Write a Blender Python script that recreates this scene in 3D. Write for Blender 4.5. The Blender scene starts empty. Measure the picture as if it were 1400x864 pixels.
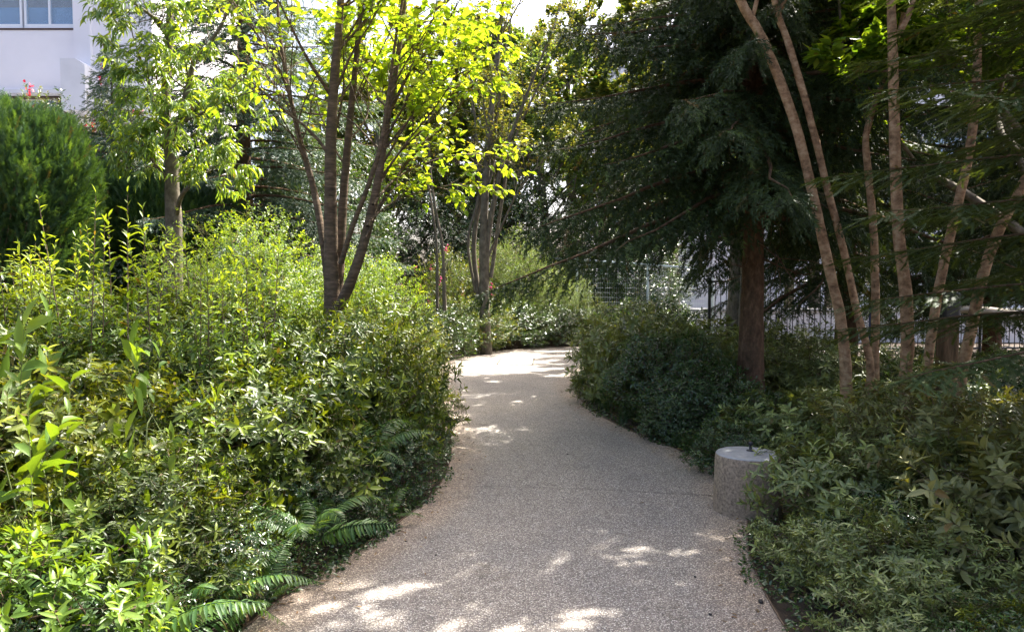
import bpy, math, random
import numpy as np
from mathutils import Vector

# ------------------------------------------------------------------ camera, sky, sun
scene = bpy.context.scene
C = scene.collection
F = 1011.0                       # focal length in pixels of the 1400 px wide photograph
CAM_Z = 1.5
PITCH = math.radians(-2.66)
cam_d = bpy.data.cameras.new('camera')
cam = bpy.data.objects.new('camera', cam_d)
C.objects.link(cam)
cam.location = (0, 0, CAM_Z)
cam.rotation_euler = (math.pi / 2 + PITCH, 0, 0)
cam_d.sensor_width = 36
cam_d.lens = 36 * F / 1400
cam_d.clip_start = 0.05
cam_d.clip_end = 2000
scene.camera = cam

SUN_AZ = math.radians(42)        # from straight ahead towards the right
SUN_EL = math.radians(54)
world = bpy.data.worlds.new('World')
scene.world = world
world.use_nodes = True
wn = world.node_tree
bg = wn.nodes['Background']
sky = wn.nodes.new('ShaderNodeTexSky')
sky.sky_type = 'NISHITA'
sky.sun_disc = False
sky.sun_elevation = SUN_EL
sky.sun_rotation = SUN_AZ
sky.air_density = 0.7
sky.dust_density = 6.0
sky.ozone_density = 0.4
wn.links.new(sky.outputs[0], bg.inputs[0])
bg.inputs[1].default_value = 0.15
sun_d = bpy.data.lights.new('sun', 'SUN')
sun_d.energy = 5.0
sun_d.angle = math.radians(0.53)
sun_d.color = (1.0, 0.95, 0.87)
sun = bpy.data.objects.new('sun', sun_d)
C.objects.link(sun)
to_sun = Vector((math.sin(SUN_AZ) * math.cos(SUN_EL), math.cos(SUN_AZ) * math.cos(SUN_EL), math.sin(SUN_EL)))
sun.rotation_euler = to_sun.to_track_quat('Z', 'Y').to_euler()
scene.view_settings.view_transform = 'Standard'
scene.view_settings.look = 'None'
scene.view_settings.gamma = 1
scene.view_settings.exposure = 1.95
scene.view_settings.use_curve_mapping = False
scene.cycles.max_bounces = 7
scene.cycles.diffuse_bounces = 4
scene.cycles.transmission_bounces = 5
scene.cycles.transparent_max_bounces = 6
scene.cycles.caustics_reflective = False
scene.cycles.caustics_refractive = False
scene.cycles.use_denoising = True

R = np.random.default_rng(7)


def P(px, py, Y):
    """world point seen at photo pixel px, py when it stands Y metres ahead"""
    vx, vy = (px - 700) / F, (432 - py) / F
    dy = math.cos(PITCH) - math.sin(PITCH) * vy
    dz = math.sin(PITCH) + math.cos(PITCH) * vy
    return np.array([vx * Y / dy, Y, CAM_Z + dz * Y / dy])


# ------------------------------------------------------------------ materials
def new_mat(name):
    m = bpy.data.materials.new(name)
    m.use_nodes = True
    nt = m.node_tree
    b = nt.nodes['Principled BSDF']
    return m, nt, b


def N(nt, t, **kw):
    n = nt.nodes.new(t)
    for k, v in kw.items():
        if k.startswith('i_'):
            n.inputs[k[2:].replace('_', ' ')].default_value = v
        else:
            setattr(n, k, v)
    return n


def ramp(nt, src, stops):
    r = nt.nodes.new('ShaderNodeValToRGB')
    el = r.color_ramp.elements
    while len(el) < len(stops):
        el.new(0.5)
    for e, (p, c) in zip(el, stops):
        e.position = p
        e.color = (c[0], c[1], c[2], 1)
    nt.links.new(src, r.inputs[0])
    return r.outputs[0]


def coords(nt, scale=(1, 1, 1), kind='Object'):
    tc = nt.nodes.new('ShaderNodeTexCoord')
    mp = nt.nodes.new('ShaderNodeMapping')
    mp.inputs['Scale'].default_value = scale
    nt.links.new(tc.outputs[kind], mp.inputs[0])
    return mp.outputs[0]


def noise(nt, vec, scale, detail=4, rough=0.6):
    n = N(nt, 'ShaderNodeTexNoise')
    n.inputs['Scale'].default_value = scale
    n.inputs['Detail'].default_value = detail
    n.inputs['Roughness'].default_value = rough
    nt.links.new(vec, n.inputs['Vector'])
    return n.outputs[0]


def mix(nt, fac, a, b, mode='MIX'):
    m = nt.nodes.new('ShaderNodeMix')
    m.data_type = 'RGBA'
    m.blend_type = mode
    for s, v in ((0, fac), (6, a), (7, b)):
        if isinstance(v, (int, float)):
            m.inputs[s].default_value = v
        elif isinstance(v, tuple):
            m.inputs[s].default_value = (v[0], v[1], v[2], 1)
        else:
            nt.links.new(v, m.inputs[s])
    return m.outputs[2]


def bump(nt, b, h, strength, dist=0.01):
    bm = N(nt, 'ShaderNodeBump')
    bm.inputs['Strength'].default_value = strength
    bm.inputs['Distance'].default_value = dist
    nt.links.new(h, bm.inputs['Height'])
    nt.links.new(bm.outputs[0], b.inputs['Normal'])


def leaf_mat(name, ca, cb, young, rough=0.42, transl=0.45, tmul=(1.7, 1.45, 0.35), spec=0.5, veins=False):
    """leaves: colour varies from leaf to leaf; red channel = tint, green = youth, blue = wear"""
    m, nt, b = new_mat(name)
    at = N(nt, 'ShaderNodeAttribute', attribute_name='tint')
    sp = N(nt, 'ShaderNodeSeparateColor')
    nt.links.new(at.outputs['Color'], sp.inputs[0])
    c = mix(nt, sp.outputs[0], ca, cb)
    c = mix(nt, sp.outputs[1], c, young)
    wear = N(nt, 'ShaderNodeMapRange', name='wear')
    wear.inputs[1].default_value = 0.975
    wear.inputs[2].default_value = 1.0
    nt.links.new(sp.outputs[2], wear.inputs[0])
    c = mix(nt, wear.outputs[0], c, (0.13, 0.085, 0.03))
    nt.links.new(c, b.inputs['Base Color'])
    b.inputs['Roughness'].default_value = rough
    b.inputs['Specular IOR Level'].default_value = spec
    tr = N(nt, 'ShaderNodeBsdfTranslucent')
    if name == 'broad leaf':
        wear.inputs[1].default_value = 1.5
        wear.inputs[2].default_value = 2.0
    tcx = mix(nt, 1.0, c, tmul, 'MULTIPLY')
    nt.links.new(tcx, tr.inputs[0])
    ms = N(nt, 'ShaderNodeMixShader')
    ms.inputs[0].default_value = transl
    nt.links.new(b.outputs[0], ms.inputs[1])
    nt.links.new(tr.outputs[0], ms.inputs[2])
    nt.links.new(ms.outputs[0], nt.nodes['Material Output'].inputs[0])
    return m


def bark_mat(name, ca, cb, cc, scale=(1, 1, 1), nscale=8, bstr=0.6, bdist=0.01, rough=0.85):
    m, nt, b = new_mat(name)
    v = coords(nt, scale)
    n1 = noise(nt, v, nscale, 6, 0.65)
    n2 = noise(nt, coords(nt), 3.0, 3)
    c = ramp(nt, n1, [(0.30, ca), (0.5, cb), (0.72, cc)])
    c = mix(nt, n2, c, mix(nt, 0.3, c, (0.16, 0.17, 0.10)))
    nt.links.new(c, b.inputs['Base Color'])
    b.inputs['Roughness'].default_value = rough
    b.inputs['Specular IOR Level'].default_value = 0.2
    bump(nt, b, n1, bstr, bdist)
    return m


def plain_mat(name, col, rough=0.6, metal=0.0, var=0.25, nscale=6, bstr=0.0, spec=0.5):
    m, nt, b = new_mat(name)
    n1 = noise(nt, coords(nt), nscale, 5)
    d = tuple(x * (1 - var) for x in col)
    l = tuple(min(1, x * (1 + var)) for x in col)
    nt.links.new(ramp(nt, n1, [(0.3, d), (0.7, l)]), b.inputs['Base Color'])
    b.inputs['Roughness'].default_value = rough
    b.inputs['Metallic'].default_value = metal
    b.inputs['Specular IOR Level'].default_value = spec
    if bstr:
        bump(nt, b, noise(nt, coords(nt), nscale * 12, 4), bstr, 0.004)
    return m


def pebble_mat(name):
    """exposed aggregate: tan, grey, white and dark pebbles set in mortar"""
    m, nt, b = new_mat(name)
    v = coords(nt)
    vo = N(nt, 'ShaderNodeTexVoronoi')
    vo.inputs['Scale'].default_value = 130
    nt.links.new(v, vo.inputs['Vector'])
    sp = N(nt, 'ShaderNodeSeparateColor')
    nt.links.new(vo.outputs['Color'], sp.inputs[0])
    stones = ramp(nt, sp.outputs[0], [(0.0, (0.06, 0.056, 0.053)), (0.2, (0.22, 0.205, 0.19)), (0.45, (0.37, 0.345, 0.31)),
                                      (0.7, (0.50, 0.465, 0.405)), (0.9, (0.64, 0.61, 0.565)), (1.0, (0.78, 0.76, 0.74))])
    gap = ramp(nt, vo.outputs['Distance'], [(0.30, (0, 0, 0)), (0.62, (1, 1, 1))])
    c = mix(nt, gap, stones, (0.15, 0.13, 0.12))
    # worn, washed and dirty patches of the paving
    w = noise(nt, coords(nt, (1, 0.6, 1)), 0.9, 6, 0.62)
    c = mix(nt, 1.0, c, ramp(nt, w, [(0.30, (0.66, 0.65, 0.65)), (0.42, (0.86, 0.85, 0.83)), (0.5, (0.96, 0.93, 0.88)), (0.70, (1.14, 1.11, 1.03))]), 'MULTIPLY')
    st = noise(nt, v, 2.3, 8, 0.75)     # old stains with ragged outlines
    c = mix(nt, 1.0, c, ramp(nt, st, [(0.33, (0.62, 0.60, 0.57)), (0.40, (1, 1, 1))]), 'MULTIPLY')
    at = N(nt, 'ShaderNodeAttribute', attribute_name='edge')
    w2 = noise(nt, v, 5, 4)
    mm = N(nt, 'ShaderNodeMath', operation='MULTIPLY')
    nt.links.new(at.outputs['Fac'], mm.inputs[0])
    nt.links.new(w2, mm.inputs[1])
    c = mix(nt, mm.outputs[0], c, mix(nt, 1.0, c, (1.35, 1.06, 0.78), 'MULTIPLY'))
    nt.links.new(c, b.inputs['Base Color'])
    b.inputs['Roughness'].default_value = 0.72
    inv = N(nt, 'ShaderNodeMath', operation='SUBTRACT')
    inv.inputs[0].default_value = 1
    nt.links.new(vo.outputs['Distance'], inv.inputs[1])
    bump(nt, b, inv.outputs[0], 0.7, 0.006)
    return m


M = {}
M['path'] = pebble_mat('exposed aggregate')
M['soil'] = plain_mat('soil', (0.060, 0.042, 0.028), 0.95, 0, 0.5, 9, 0.9)
M['litter'] = leaf_mat('dead leaves', (0.16, 0.085, 0.04), (0.09, 0.055, 0.03), (0.26, 0.17, 0.07), 0.7, 0.1)
M['azalea'] = leaf_mat('azalea leaf', (0.016, 0.040, 0.006), (0.048, 0.098, 0.012), (0.34, 0.42, 0.030), 0.42, 0.26, spec=0.42)  # young tips yellowed further for sunlit highlights, base darkened for deep shade
M['azalea_dark'] = leaf_mat('shade azalea leaf', (0.055, 0.085, 0.024), (0.16, 0.20, 0.060), (0.36, 0.42, 0.12), 0.40, 0.22, spec=0.6)
M['azalea_warm'] = leaf_mat('warm azalea leaf', (0.040, 0.070, 0.010), (0.085, 0.125, 0.016), (0.40, 0.42, 0.03), 0.42, 0.30, spec=0.45)
M['azalea_deep'] = leaf_mat('deep green azalea leaf', (0.014, 0.032, 0.006), (0.042, 0.080, 0.011), (0.30, 0.38, 0.03), 0.42, 0.22, spec=0.4)
M['azalea_olive'] = leaf_mat('olive azalea leaf', (0.070, 0.090, 0.026), (0.18, 0.195, 0.065), (0.34, 0.32, 0.12), 0.45, 0.22, spec=0.45)
M['tall'] = leaf_mat('tall shoot leaf', (0.060, 0.130, 0.022), (0.11, 0.19, 0.035), (0.30, 0.42, 0.06), 0.36, 0.48, spec=0.6)
M['big'] = leaf_mat('broad leaf', (0.055, 0.125, 0.02), (0.12, 0.21, 0.03), (0.24, 0.34, 0.04), 0.42, 0.42, spec=0.4)
M['glossy'] = leaf_mat('glossy dark leaf', (0.020, 0.055, 0.020), (0.045, 0.090, 0.030), (0.13, 0.22, 0.05), 0.26, 0.30, spec=0.8)
M['cherry'] = leaf_mat('cherry leaf', (0.10, 0.20, 0.025), (0.26, 0.38, 0.040), (0.44, 0.50, 0.06), 0.38, 0.60, (1.6, 1.5, 0.40))
M['chestnut'] = leaf_mat('lance leaf', (0.075, 0.165, 0.045), (0.14, 0.25, 0.060), (0.34, 0.44, 0.06), 0.34, 0.48, spec=0.7)
M['fine'] = leaf_mat('fine bright leaf', (0.050, 0.12, 0.018), (0.11, 0.22, 0.028), (0.32, 0.44, 0.05), 0.45, 0.50)
M['willow'] = leaf_mat('grey green fine leaf', (0.065, 0.14, 0.060), (0.12, 0.21, 0.085), (0.28, 0.36, 0.11), 0.45, 0.45)
M['mid'] = leaf_mat('mid green leaf', (0.035, 0.085, 0.026), (0.085, 0.155, 0.045), (0.30, 0.28, 0.07), 0.40, 0.42)
M['spruce'] = leaf_mat('spruce needle', (0.015, 0.030, 0.010), (0.034, 0.060, 0.017), (0.11, 0.16, 0.04), 0.55, 0.15, spec=0.3)
M['blue_spruce'] = leaf_mat('blue green needle', (0.035, 0.080, 0.055), (0.070, 0.125, 0.085), (0.12, 0.18, 0.09), 0.5, 0.25)
M['cypress'] = leaf_mat('cypress spray', (0.026, 0.068, 0.034), (0.052, 0.115, 0.050), (0.16, 0.28, 0.06), 0.5, 0.25)
M['yew'] = leaf_mat('hemlock needle', (0.038, 0.065, 0.022), (0.070, 0.105, 0.034), (0.12, 0.17, 0.05), 0.55, 0.25, spec=0.3)
M['fern'] = leaf_mat('fern frond', (0.025, 0.080, 0.024), (0.055, 0.130, 0.034), (0.20, 0.32, 0.05), 0.45, 0.45)
M['grass'] = leaf_mat('lily turf blade', (0.030, 0.070, 0.025), (0.055, 0.110, 0.035), (0.12, 0.18, 0.05), 0.35, 0.30, spec=0.7)
M['red'] = leaf_mat('red flower', (0.55, 0.02, 0.05), (0.62, 0.05, 0.12), (0.75, 0.15, 0.25), 0.5, 0.4, (1.2, 0.8, 0.9))
M['pink'] = leaf_mat('pink flower', (0.50, 0.06, 0.22), (0.62, 0.16, 0.32), (0.75, 0.3, 0.4), 0.5, 0.4, (1.2, 0.8, 0.9))
M['bark_cherry'] = bark_mat('cherry bark', (0.032, 0.018, 0.012), (0.095, 0.055, 0.036), (0.22, 0.14, 0.095), (1.5, 1.5, 6), 6, 0.9, 0.010, 0.85)
M['bark_grey'] = bark_mat('grey bark', (0.065, 0.052, 0.042), (0.135, 0.108, 0.086), (0.26, 0.22, 0.18), (1, 1, 0.6), 14, 0.6)
M['bark_red'] = bark_mat('flaking red brown bark', (0.050, 0.022, 0.014), (0.120, 0.055, 0.033), (0.23, 0.13, 0.08), (1, 1, 0.5), 22, 0.9, 0.015, 0.9)
M['bark_smooth'] = bark_mat('smooth tan bark', (0.085, 0.036, 0.018), (0.34, 0.19, 0.105), (0.56, 0.38, 0.235), (1, 1, 1.3), 17, 0.7, 0.010, 0.8)
M['twig'] = plain_mat('shrub twig', (0.13, 0.085, 0.055), 0.85, 0, 0.4, 12)
M['green_twig'] = plain_mat('green stem', (0.13, 0.16, 0.05), 0.6, 0, 0.3, 12)
M['concrete'] = plain_mat('bush hammered concrete', (0.33, 0.25, 0.175), 0.9, 0, 0.55, 60, 0.9)
M['concrete_top'] = plain_mat('smooth concrete top', (0.30, 0.30, 0.30), 0.75, 0, 0.2, 20, 0.5)
M['steel'] = plain_mat('dull galvanised steel', (0.52, 0.56, 0.64), 0.45, 0.3, 0.15, 8)
M['fence_white'] = plain_mat('pale painted steel', (0.78, 0.86, 0.86), 0.5, 0, 0.15, 8)
M['fence_mesh'] = plain_mat('mesh wire', (0.50, 0.56, 0.58), 0.5, 0.2, 0.1, 8)
M['black'] = plain_mat('black painted steel', (0.012, 0.013, 0.018), 0.4, 0, 0.2, 8)
M['blue'] = plain_mat('blue painted steel', (0.04, 0.07, 0.22), 0.5, 0, 0.2, 8)
M['post'] = bark_mat('weathered timber', (0.055, 0.030, 0.020), (0.14, 0.075, 0.045), (0.24, 0.15, 0.10), (4, 4, 0.5), 10, 0.8, 0.01)
M['rail'] = bark_mat('pale barked log', (0.22, 0.17, 0.13), (0.38, 0.32, 0.27), (0.55, 0.50, 0.45), (1, 6, 6), 4, 0.5)
M['wall'] = plain_mat('white render', (0.86, 0.83, 0.86), 0.8, 0, 0.04, 0.7, 0.1)
M['wall_trim'] = plain_mat('off white trim', (0.70, 0.69, 0.72), 0.7, 0, 0.06, 2)
M['frame_al'] = plain_mat('white window frame', (0.80, 0.82, 0.86), 0.4, 0, 0.03, 2)
M['painted_shade'] = plain_mat('painted shade brown', (0.10, 0.07, 0.06), 0.8, 0, 0.2, 4)  # dark brown that paints shade into the facade
M['asphalt'] = plain_mat('asphalt', (0.055, 0.055, 0.058), 0.9, 0, 0.3, 20, 0.6)
M['pavement'] = plain_mat('pale pavement', (0.42, 0.41, 0.40), 0.85, 0, 0.15, 3, 0.3)
M['blind'] = plain_mat('pale blue blind', (0.42, 0.56, 0.70), 0.8, 0, 0.1, 3)  # blue of the sky reflected in the glass, put into the blind colour
M['brick_reflection'] = plain_mat('painted brick reflection', (0.50, 0.36, 0.28), 0.8, 0, 0.2, 5)  # tan standing in for brick reflected in the upper panes
M['joint'] = plain_mat('joint filler', (0.10, 0.09, 0.08), 0.9, 0, 0.3, 8)
M['gum'] = plain_mat('dark seed pod', (0.015, 0.012, 0.012), 0.6, 0, 0.3, 30)
m, nt, b = new_mat('window glass')
b.inputs['Base Color'].default_value = (0.5, 0.6, 0.7, 1)
b.inputs['Roughness'].default_value = 0.03
tp_ = N(nt, 'ShaderNodeBsdfTransparent')
tp_.inputs[0].default_value = (0.85, 0.92, 0.97, 1)
ms_ = N(nt, 'ShaderNodeMixShader')
ms_.inputs[0].default_value = 0.25
nt.links.new(tp_.outputs[0], ms_.inputs[1])
nt.links.new(b.outputs[0], ms_.inputs[2])
nt.links.new(ms_.outputs[0], nt.nodes['Material Output'].inputs[0])
M['glass'] = m


# ------------------------------------------------------------------ mesh helpers
class Geo:
    """collects numpy geometry and links it as one mesh object"""

    def __init__(s):
        s.v, s.t, s.q, s.c, s.n = [], [], [], [], 0

    def add(s, V, T=None, Q=None, col=None):
        V = np.asarray(V, float).reshape(-1, 3)
        if T is not None and len(T):
            s.t.append(np.asarray(T, int).reshape(-1, 3) + s.n)
        if Q is not None and len(Q):
            s.q.append(np.asarray(Q, int).reshape(-1, 4) + s.n)
        s.v.append(V)
        s.c.append(np.zeros((len(V), 3)) if col is None else np.asarray(col, float).reshape(-1, 3))
        s.n += len(V)

    def mesh(s, name, mat, smooth=True, tint=False):
        me = bpy.data.meshes.new(name)
        V = np.concatenate(s.v)
        T = np.concatenate(s.t) if s.t else np.zeros((0, 3), int)
        Q = np.concatenate(s.q) if s.q else np.zeros((0, 4), int)
        me.vertices.add(len(V))
        me.vertices.foreach_set('co', V.ravel())
        me.loops.add(T.size + Q.size)
        me.loops.foreach_set('vertex_index', np.concatenate([T.ravel(), Q.ravel()]).astype(np.int32))
        me.polygons.add(len(T) + len(Q))
        st = np.concatenate([np.arange(len(T)) * 3, T.size + np.arange(len(Q)) * 4]).astype(np.int32)
        me.polygons.foreach_set('loop_start', st)
        me.update(calc_edges=True)
        me.polygons.foreach_set('use_smooth', np.full(len(T) + len(Q), smooth))
        if tint:
            col = np.concatenate(s.c)
            a = me.color_attributes.new('tint', 'FLOAT_COLOR', 'POINT')
            a.data.foreach_set('color', np.concatenate([col, np.ones((len(V), 1))], 1).ravel())
        me.materials.append(mat)
        return me

    def obj(s, name, mat, parent=None, smooth=True, tint=False, loc=None):
        o = bpy.data.objects.new(name, s.mesh(name, mat, smooth, tint))
        C.objects.link(o)
        if parent:
            o.parent = parent
        if loc is not None:
            o.location = loc
        return o


def unit(a):
    return a / np.maximum(np.linalg.norm(a, axis=-1, keepdims=True), 1e-9)


def stamp(geo, T, O, A, Nn, L, W=None, col=None, tcol=None):
    """copies of template T = (verts, tris, quads) with u along A, w towards Nn; lengths L, widths W"""
    TV, TT, TQ = T
    A = unit(A)
    S = unit(np.cross(A, Nn))
    Nn = np.cross(S, A)
    L = np.broadcast_to(np.asarray(L, float), (len(O),))
    W = L if W is None else np.broadcast_to(np.asarray(W, float), (len(O),))
    V = (O[:, None, :] + TV[None, :, 0, None] * (A * L[:, None])[:, None, :]
         + TV[None, :, 1, None] * (S * W[:, None])[:, None, :]
         + TV[None, :, 2, None] * (Nn * L[:, None])[:, None, :])
    k = len(TV)
    off = np.arange(len(O)) * k
    tt = (TT[None] + off[:, None, None]).reshape(-1, 3) if len(TT) else None
    qq = (TQ[None] + off[:, None, None]).reshape(-1, 4) if len(TQ) else None
    if col is None:
        col = np.zeros((len(O), 3))
    cc = np.repeat(col[:, None, :], k, 1)
    if tcol is not None:
        cc = np.clip(cc * 0.6 + tcol[None] * 0.4, 0, 1)
    geo.add(V.reshape(-1, 3), tt, qq, cc.reshape(-1, 3))


def arr(x, k):
    return np.array(x, int).reshape(-1, k)


def leaf8(curl=0.12, fold=0.07):
    v = np.array([(0, 0, 0), (.28, -.40, fold), (.28, 0, 0), (.28, .40, fold), (.64, -.38, fold - curl * .4),
                  (.64, 0, -curl * .4), (.64, .38, fold - curl * .4), (1, 0, -curl)], float)
    return v, arr([0, 2, 1, 0, 3, 2, 4, 5, 7, 5, 6, 7], 3), arr([1, 2, 5, 4, 2, 3, 6, 5], 4)


def leaf4(curl=0.08, fold=0.05):
    v = np.array([(0, 0, 0), (.45, -.5, fold), (1, 0, -curl), (.45, .5, fold)], float)
    return v, arr([0, 2, 1, 0, 3, 2], 3), arr([], 4)


L8, L8D, L4 = leaf8(), leaf8(0.35, 0.10), leaf4()


def rnd_dirs(n, rng=R):
    return unit(rng.normal(size=(n, 3)))


def tints(n, rng, young=0.0, yp=0.0):
    c = rng.random((n, 3))
    c[:, 1] = np.where(rng.random(n) < yp, rng.uniform(0.4, 1.0, n), young * rng.random(n))
    return c


def shoots(geo, base, d, length, k, leaf, wr, rng, T=L8, elev=(1.15, 0.55), start=0.15, youngtip=0.7, young=0.1, yshoot=None, pitch=2.4):
    """leaves set in a spiral along straight shoots"""
    n = len(base)
    t = np.linspace(start, 1, k)[None, :] + rng.normal(0, 0.02, (n, k))
    phi = rng.random((n, 1)) * 6.28 + np.arange(k)[None, :] * pitch + rng.normal(0, 0.35, (n, k))
    ref = np.where(np.abs(d[:, 2:3]) > 0.9, np.array([[1.0, 0, 0]]), np.array([[0, 0, 1.0]]))
    e1 = unit(np.cross(d, ref))
    e2 = np.cross(d, e1)
    rad = np.cos(phi)[..., None] * e1[:, None] + np.sin(phi)[..., None] * e2[:, None]
    el = (elev[0] + (elev[1] - elev[0]) * t + rng.normal(0, 0.32, (n, k)))[..., None]
    A = d[:, None] * np.cos(el) + rad * np.sin(el)
    Nn = d[:, None] * np.sin(el) - rad * np.cos(el) + rng.normal(0, 0.25, (n, k, 3)) + np.array([0, 0, 0.35])
    O = base[:, None] + d[:, None] * (t * np.broadcast_to(length, (n,))[:, None])[..., None]
    Ls = leaf * rng.uniform(0.75, 1.25, (n, 1)) * rng.uniform(0.55, 1.15, (n, k)) * (1 - 0.25 * (t > 0.93))
    c = rng.random((n, k, 3))
    ys = rng.random((n, 1)) if yshoot is None else yshoot[:, None]
    c[..., 0] = np.clip(0.5 * c[..., 0] + 0.5 * rng.random((n, 1)), 0, 1)
    c[..., 1] = np.clip(young * rng.random((n, k)) + 1.25 * youngtip * ys ** 1.6 * np.clip((t - 0.4) * 2, 0, 1), 0, 1)
    stamp(geo, T, O.reshape(-1, 3), A.reshape(-1, 3), Nn.reshape(-1, 3), Ls.ravel(), Ls.ravel() * wr, c.reshape(-1, 3))


def tubes(geo, PTS, RAD, K=3):
    """many tubes at once: PTS (n, m, 3), RAD (n, m)"""
    PTS, RAD = np.asarray(PTS, float), np.asarray(RAD, float)
    n, m = RAD.shape
    tan = unit(np.gradient(PTS, axis=1))
    ref = np.where(np.abs(tan[:, :1, 2:3]) > 0.8, np.array([1.0, 0.02, 0]), np.array([0, 0.02, 1.0]))
    e1 = unit(np.cross(tan, np.broadcast_to(ref, tan.shape)))
    e2 = np.cross(tan, e1)
    a = np.arange(K) / K * 2 * np.pi
    ring = np.cos(a)[None, None, :, None] * e1[:, :, None] + np.sin(a)[None, None, :, None] * e2[:, :, None]
    V = PTS[:, :, None] + ring * RAD[:, :, None, None]
    i, j = np.meshgrid(np.arange(m - 1), np.arange(K), indexing='ij')
    q = np.stack([i * K + j, i * K + (j + 1) % K, (i + 1) * K + (j + 1) % K, (i + 1) * K + j], -1).reshape(-1, 4)
    Q = (q[None] + (np.arange(n) * m * K)[:, None, None]).reshape(-1, 4)
    geo.add(V.reshape(-1, 3), None, Q)


def resample(pts, rad, m):
    pts, rad = np.asarray(pts, float), np.asarray(rad, float)
    s = np.concatenate([[0], np.cumsum(np.linalg.norm(np.diff(pts, axis=0), axis=1))])
    if len(pts) > 2:                                     # catmull-rom through the points
        tt = np.linspace(0, len(pts) - 1, m)
        i = np.clip(tt.astype(int), 0, len(pts) - 2)
        f = (tt - i)[:, None]
        pp = np.concatenate([[2 * pts[0] - pts[1]], pts, [2 * pts[-1] - pts[-2]]])
        a, b_, c, d = pp[i], pp[i + 1], pp[i + 2], pp[i + 3]
        out = 0.5 * ((2 * b_) + (c - a) * f + (2 * a - 5 * b_ + 4 * c - d) * f ** 2 + (3 * b_ - a - 3 * c + d) * f ** 3)
        r = np.interp(tt, np.arange(len(pts)), rad)
        return out, r
    t = np.linspace(0, s[-1], m)
    return np.stack([np.interp(t, s, pts[:, k]) for k in range(3)], 1), np.interp(t, s, rad)


def trunk_tube(geo, pts, rad, K=12, m=40, rng=R, lump=0.05, flare=0.0):
    """one thick stem with an uneven skin, closed at the top"""
    p, r = resample(pts, rad, m)
    tan = unit(np.gradient(p, axis=0))
    e1 = unit(np.cross(tan, np.array([0.1, 1, 0.05])))
    e2 = np.cross(tan, e1)
    a = np.arange(K) / K * 2 * np.pi
    ph = rng.random(3) * 6
    s = np.linspace(0, 1, m)[:, None]
    w = 1 + lump * (np.sin(a[None] * 2 + ph[0] + s * 5) + 0.7 * np.sin(a[None] * 3 + ph[1] - s * 9)) + rng.normal(0, lump * 0.4, (m, K))
    w = w + flare * np.exp(-s * 14) * (1 + 0.3 * np.sin(a[None] * 4 + ph[2]))
    V = p[:, None] + (np.cos(a)[None, :, None] * e1[:, None] + np.sin(a)[None, :, None] * e2[:, None]) * (r[:, None] * w)[..., None]
    i, j = np.meshgrid(np.arange(m - 1), np.arange(K), indexing='ij')
    q = np.stack([i * K + j, i * K + (j + 1) % K, (i + 1) * K + (j + 1) % K, (i + 1) * K + j], -1).reshape(-1, 4)
    V = np.concatenate([V.reshape(-1, 3), p[-1:] + tan[-1:] * r[-1]])
    t = np.array([((m - 1) * K + k, (m - 1) * K + (k + 1) % K, m * K) for k in range(K)])
    geo.add(V, t, q)


def grow(rng, p, d, L, r, lvl, out, tips, up=0.12, curl=0.22, kids=(4, 6), ang=(0.5, 0.9), ratio=(0.45, 0.7), m=7, first=0.3):
    """a branch with its side branches; terminal twigs go to tips"""
    pts, rad = [p], [r]
    q = d / np.linalg.norm(d)
    for i in range(1, m):
        q = unit(q + rng.normal(0, curl, 3) * 0.5 + np.array([0, 0, up]))
        pts.append(pts[-1] + q * L / (m - 1))
        rad.append(r * (1 - 0.75 * i / (m - 1)))
    pts, rad = np.array(pts), np.array(rad)
    out.append((pts, rad))
    if lvl <= 0:
        tips.append(pts)
        return
    for k in range(rng.integers(kids[0], kids[1] + 1)):
        f = rng.uniform(first, 0.97)
        x = f * (m - 1)
        i = min(int(x), m - 2)
        o = pts[i] + (pts[i + 1] - pts[i]) * (x - i)
        dd = unit(pts[i + 1] - pts[i])
        a = rng.uniform(*ang)
        side = unit(np.cross(dd, rng.normal(size=3)))
        nd = dd * math.cos(a) + side * math.sin(a)
        grow(rng, o, nd, L * rng.uniform(*ratio) * (1 - 0.35 * f), max(r * 0.5 * (1 - 0.5 * f), 0.0015), lvl - 1, out, tips, up, curl, kids, ang, ratio, m, 0.15)
    tips.append(pts[m // 2:])


def add_branches(geo, out, K=4):
    byM = {}
    for p, r in out:
        byM.setdefault(len(p), []).append((p, r))
    for m_, L_ in byM.items():
        tubes(geo, np.array([x[0] for x in L_]), np.array([x[1] for x in L_]), K)


def twig_leaves(geo, tips, per, leaf, wr, rng, T=L8, droop=0.25, young=0.2, yp=0.1, spread=0.9, keep=None):
    """leaves on alternate sides of each twig"""
    O, A, Nn = [], [], []
    for pts in tips:
        t = rng.uniform(0.15, 1.0, per)
        x = t * (len(pts) - 1)
        i = np.minimum(x.astype(int), len(pts) - 2)
        o = pts[i] + (pts[i + 1] - pts[i]) * (x - i)[:, None]
        d = unit(pts[i + 1] - pts[i])
        side = unit(np.cross(d, np.array([0, 0, 1.0])) + 1e-6) * np.where(np.arange(per) % 2, 1, -1)[:, None]
        a = unit(d * 0.6 + side * spread + rng.normal(0, 0.35, (per, 3)) + np.array([0, 0, -droop]))
        O.append(o)
        A.append(a)
        Nn.append(np.array([0, 0, 1.0]) + rng.normal(0, 0.45, (per, 3)))
    O, A, Nn = np.concatenate(O), np.concatenate(A), np.concatenate(Nn)
    if keep is not None:
        kk = keep(O)
        O, A, Nn = O[kk], A[kk], Nn[kk]
    n = len(O)
    Ls = leaf * rng.uniform(0.6, 1.15, n)
    stamp(geo, T, O, A, Nn, Ls, Ls * wr, tints(n, rng, young, yp))
    return n


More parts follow.
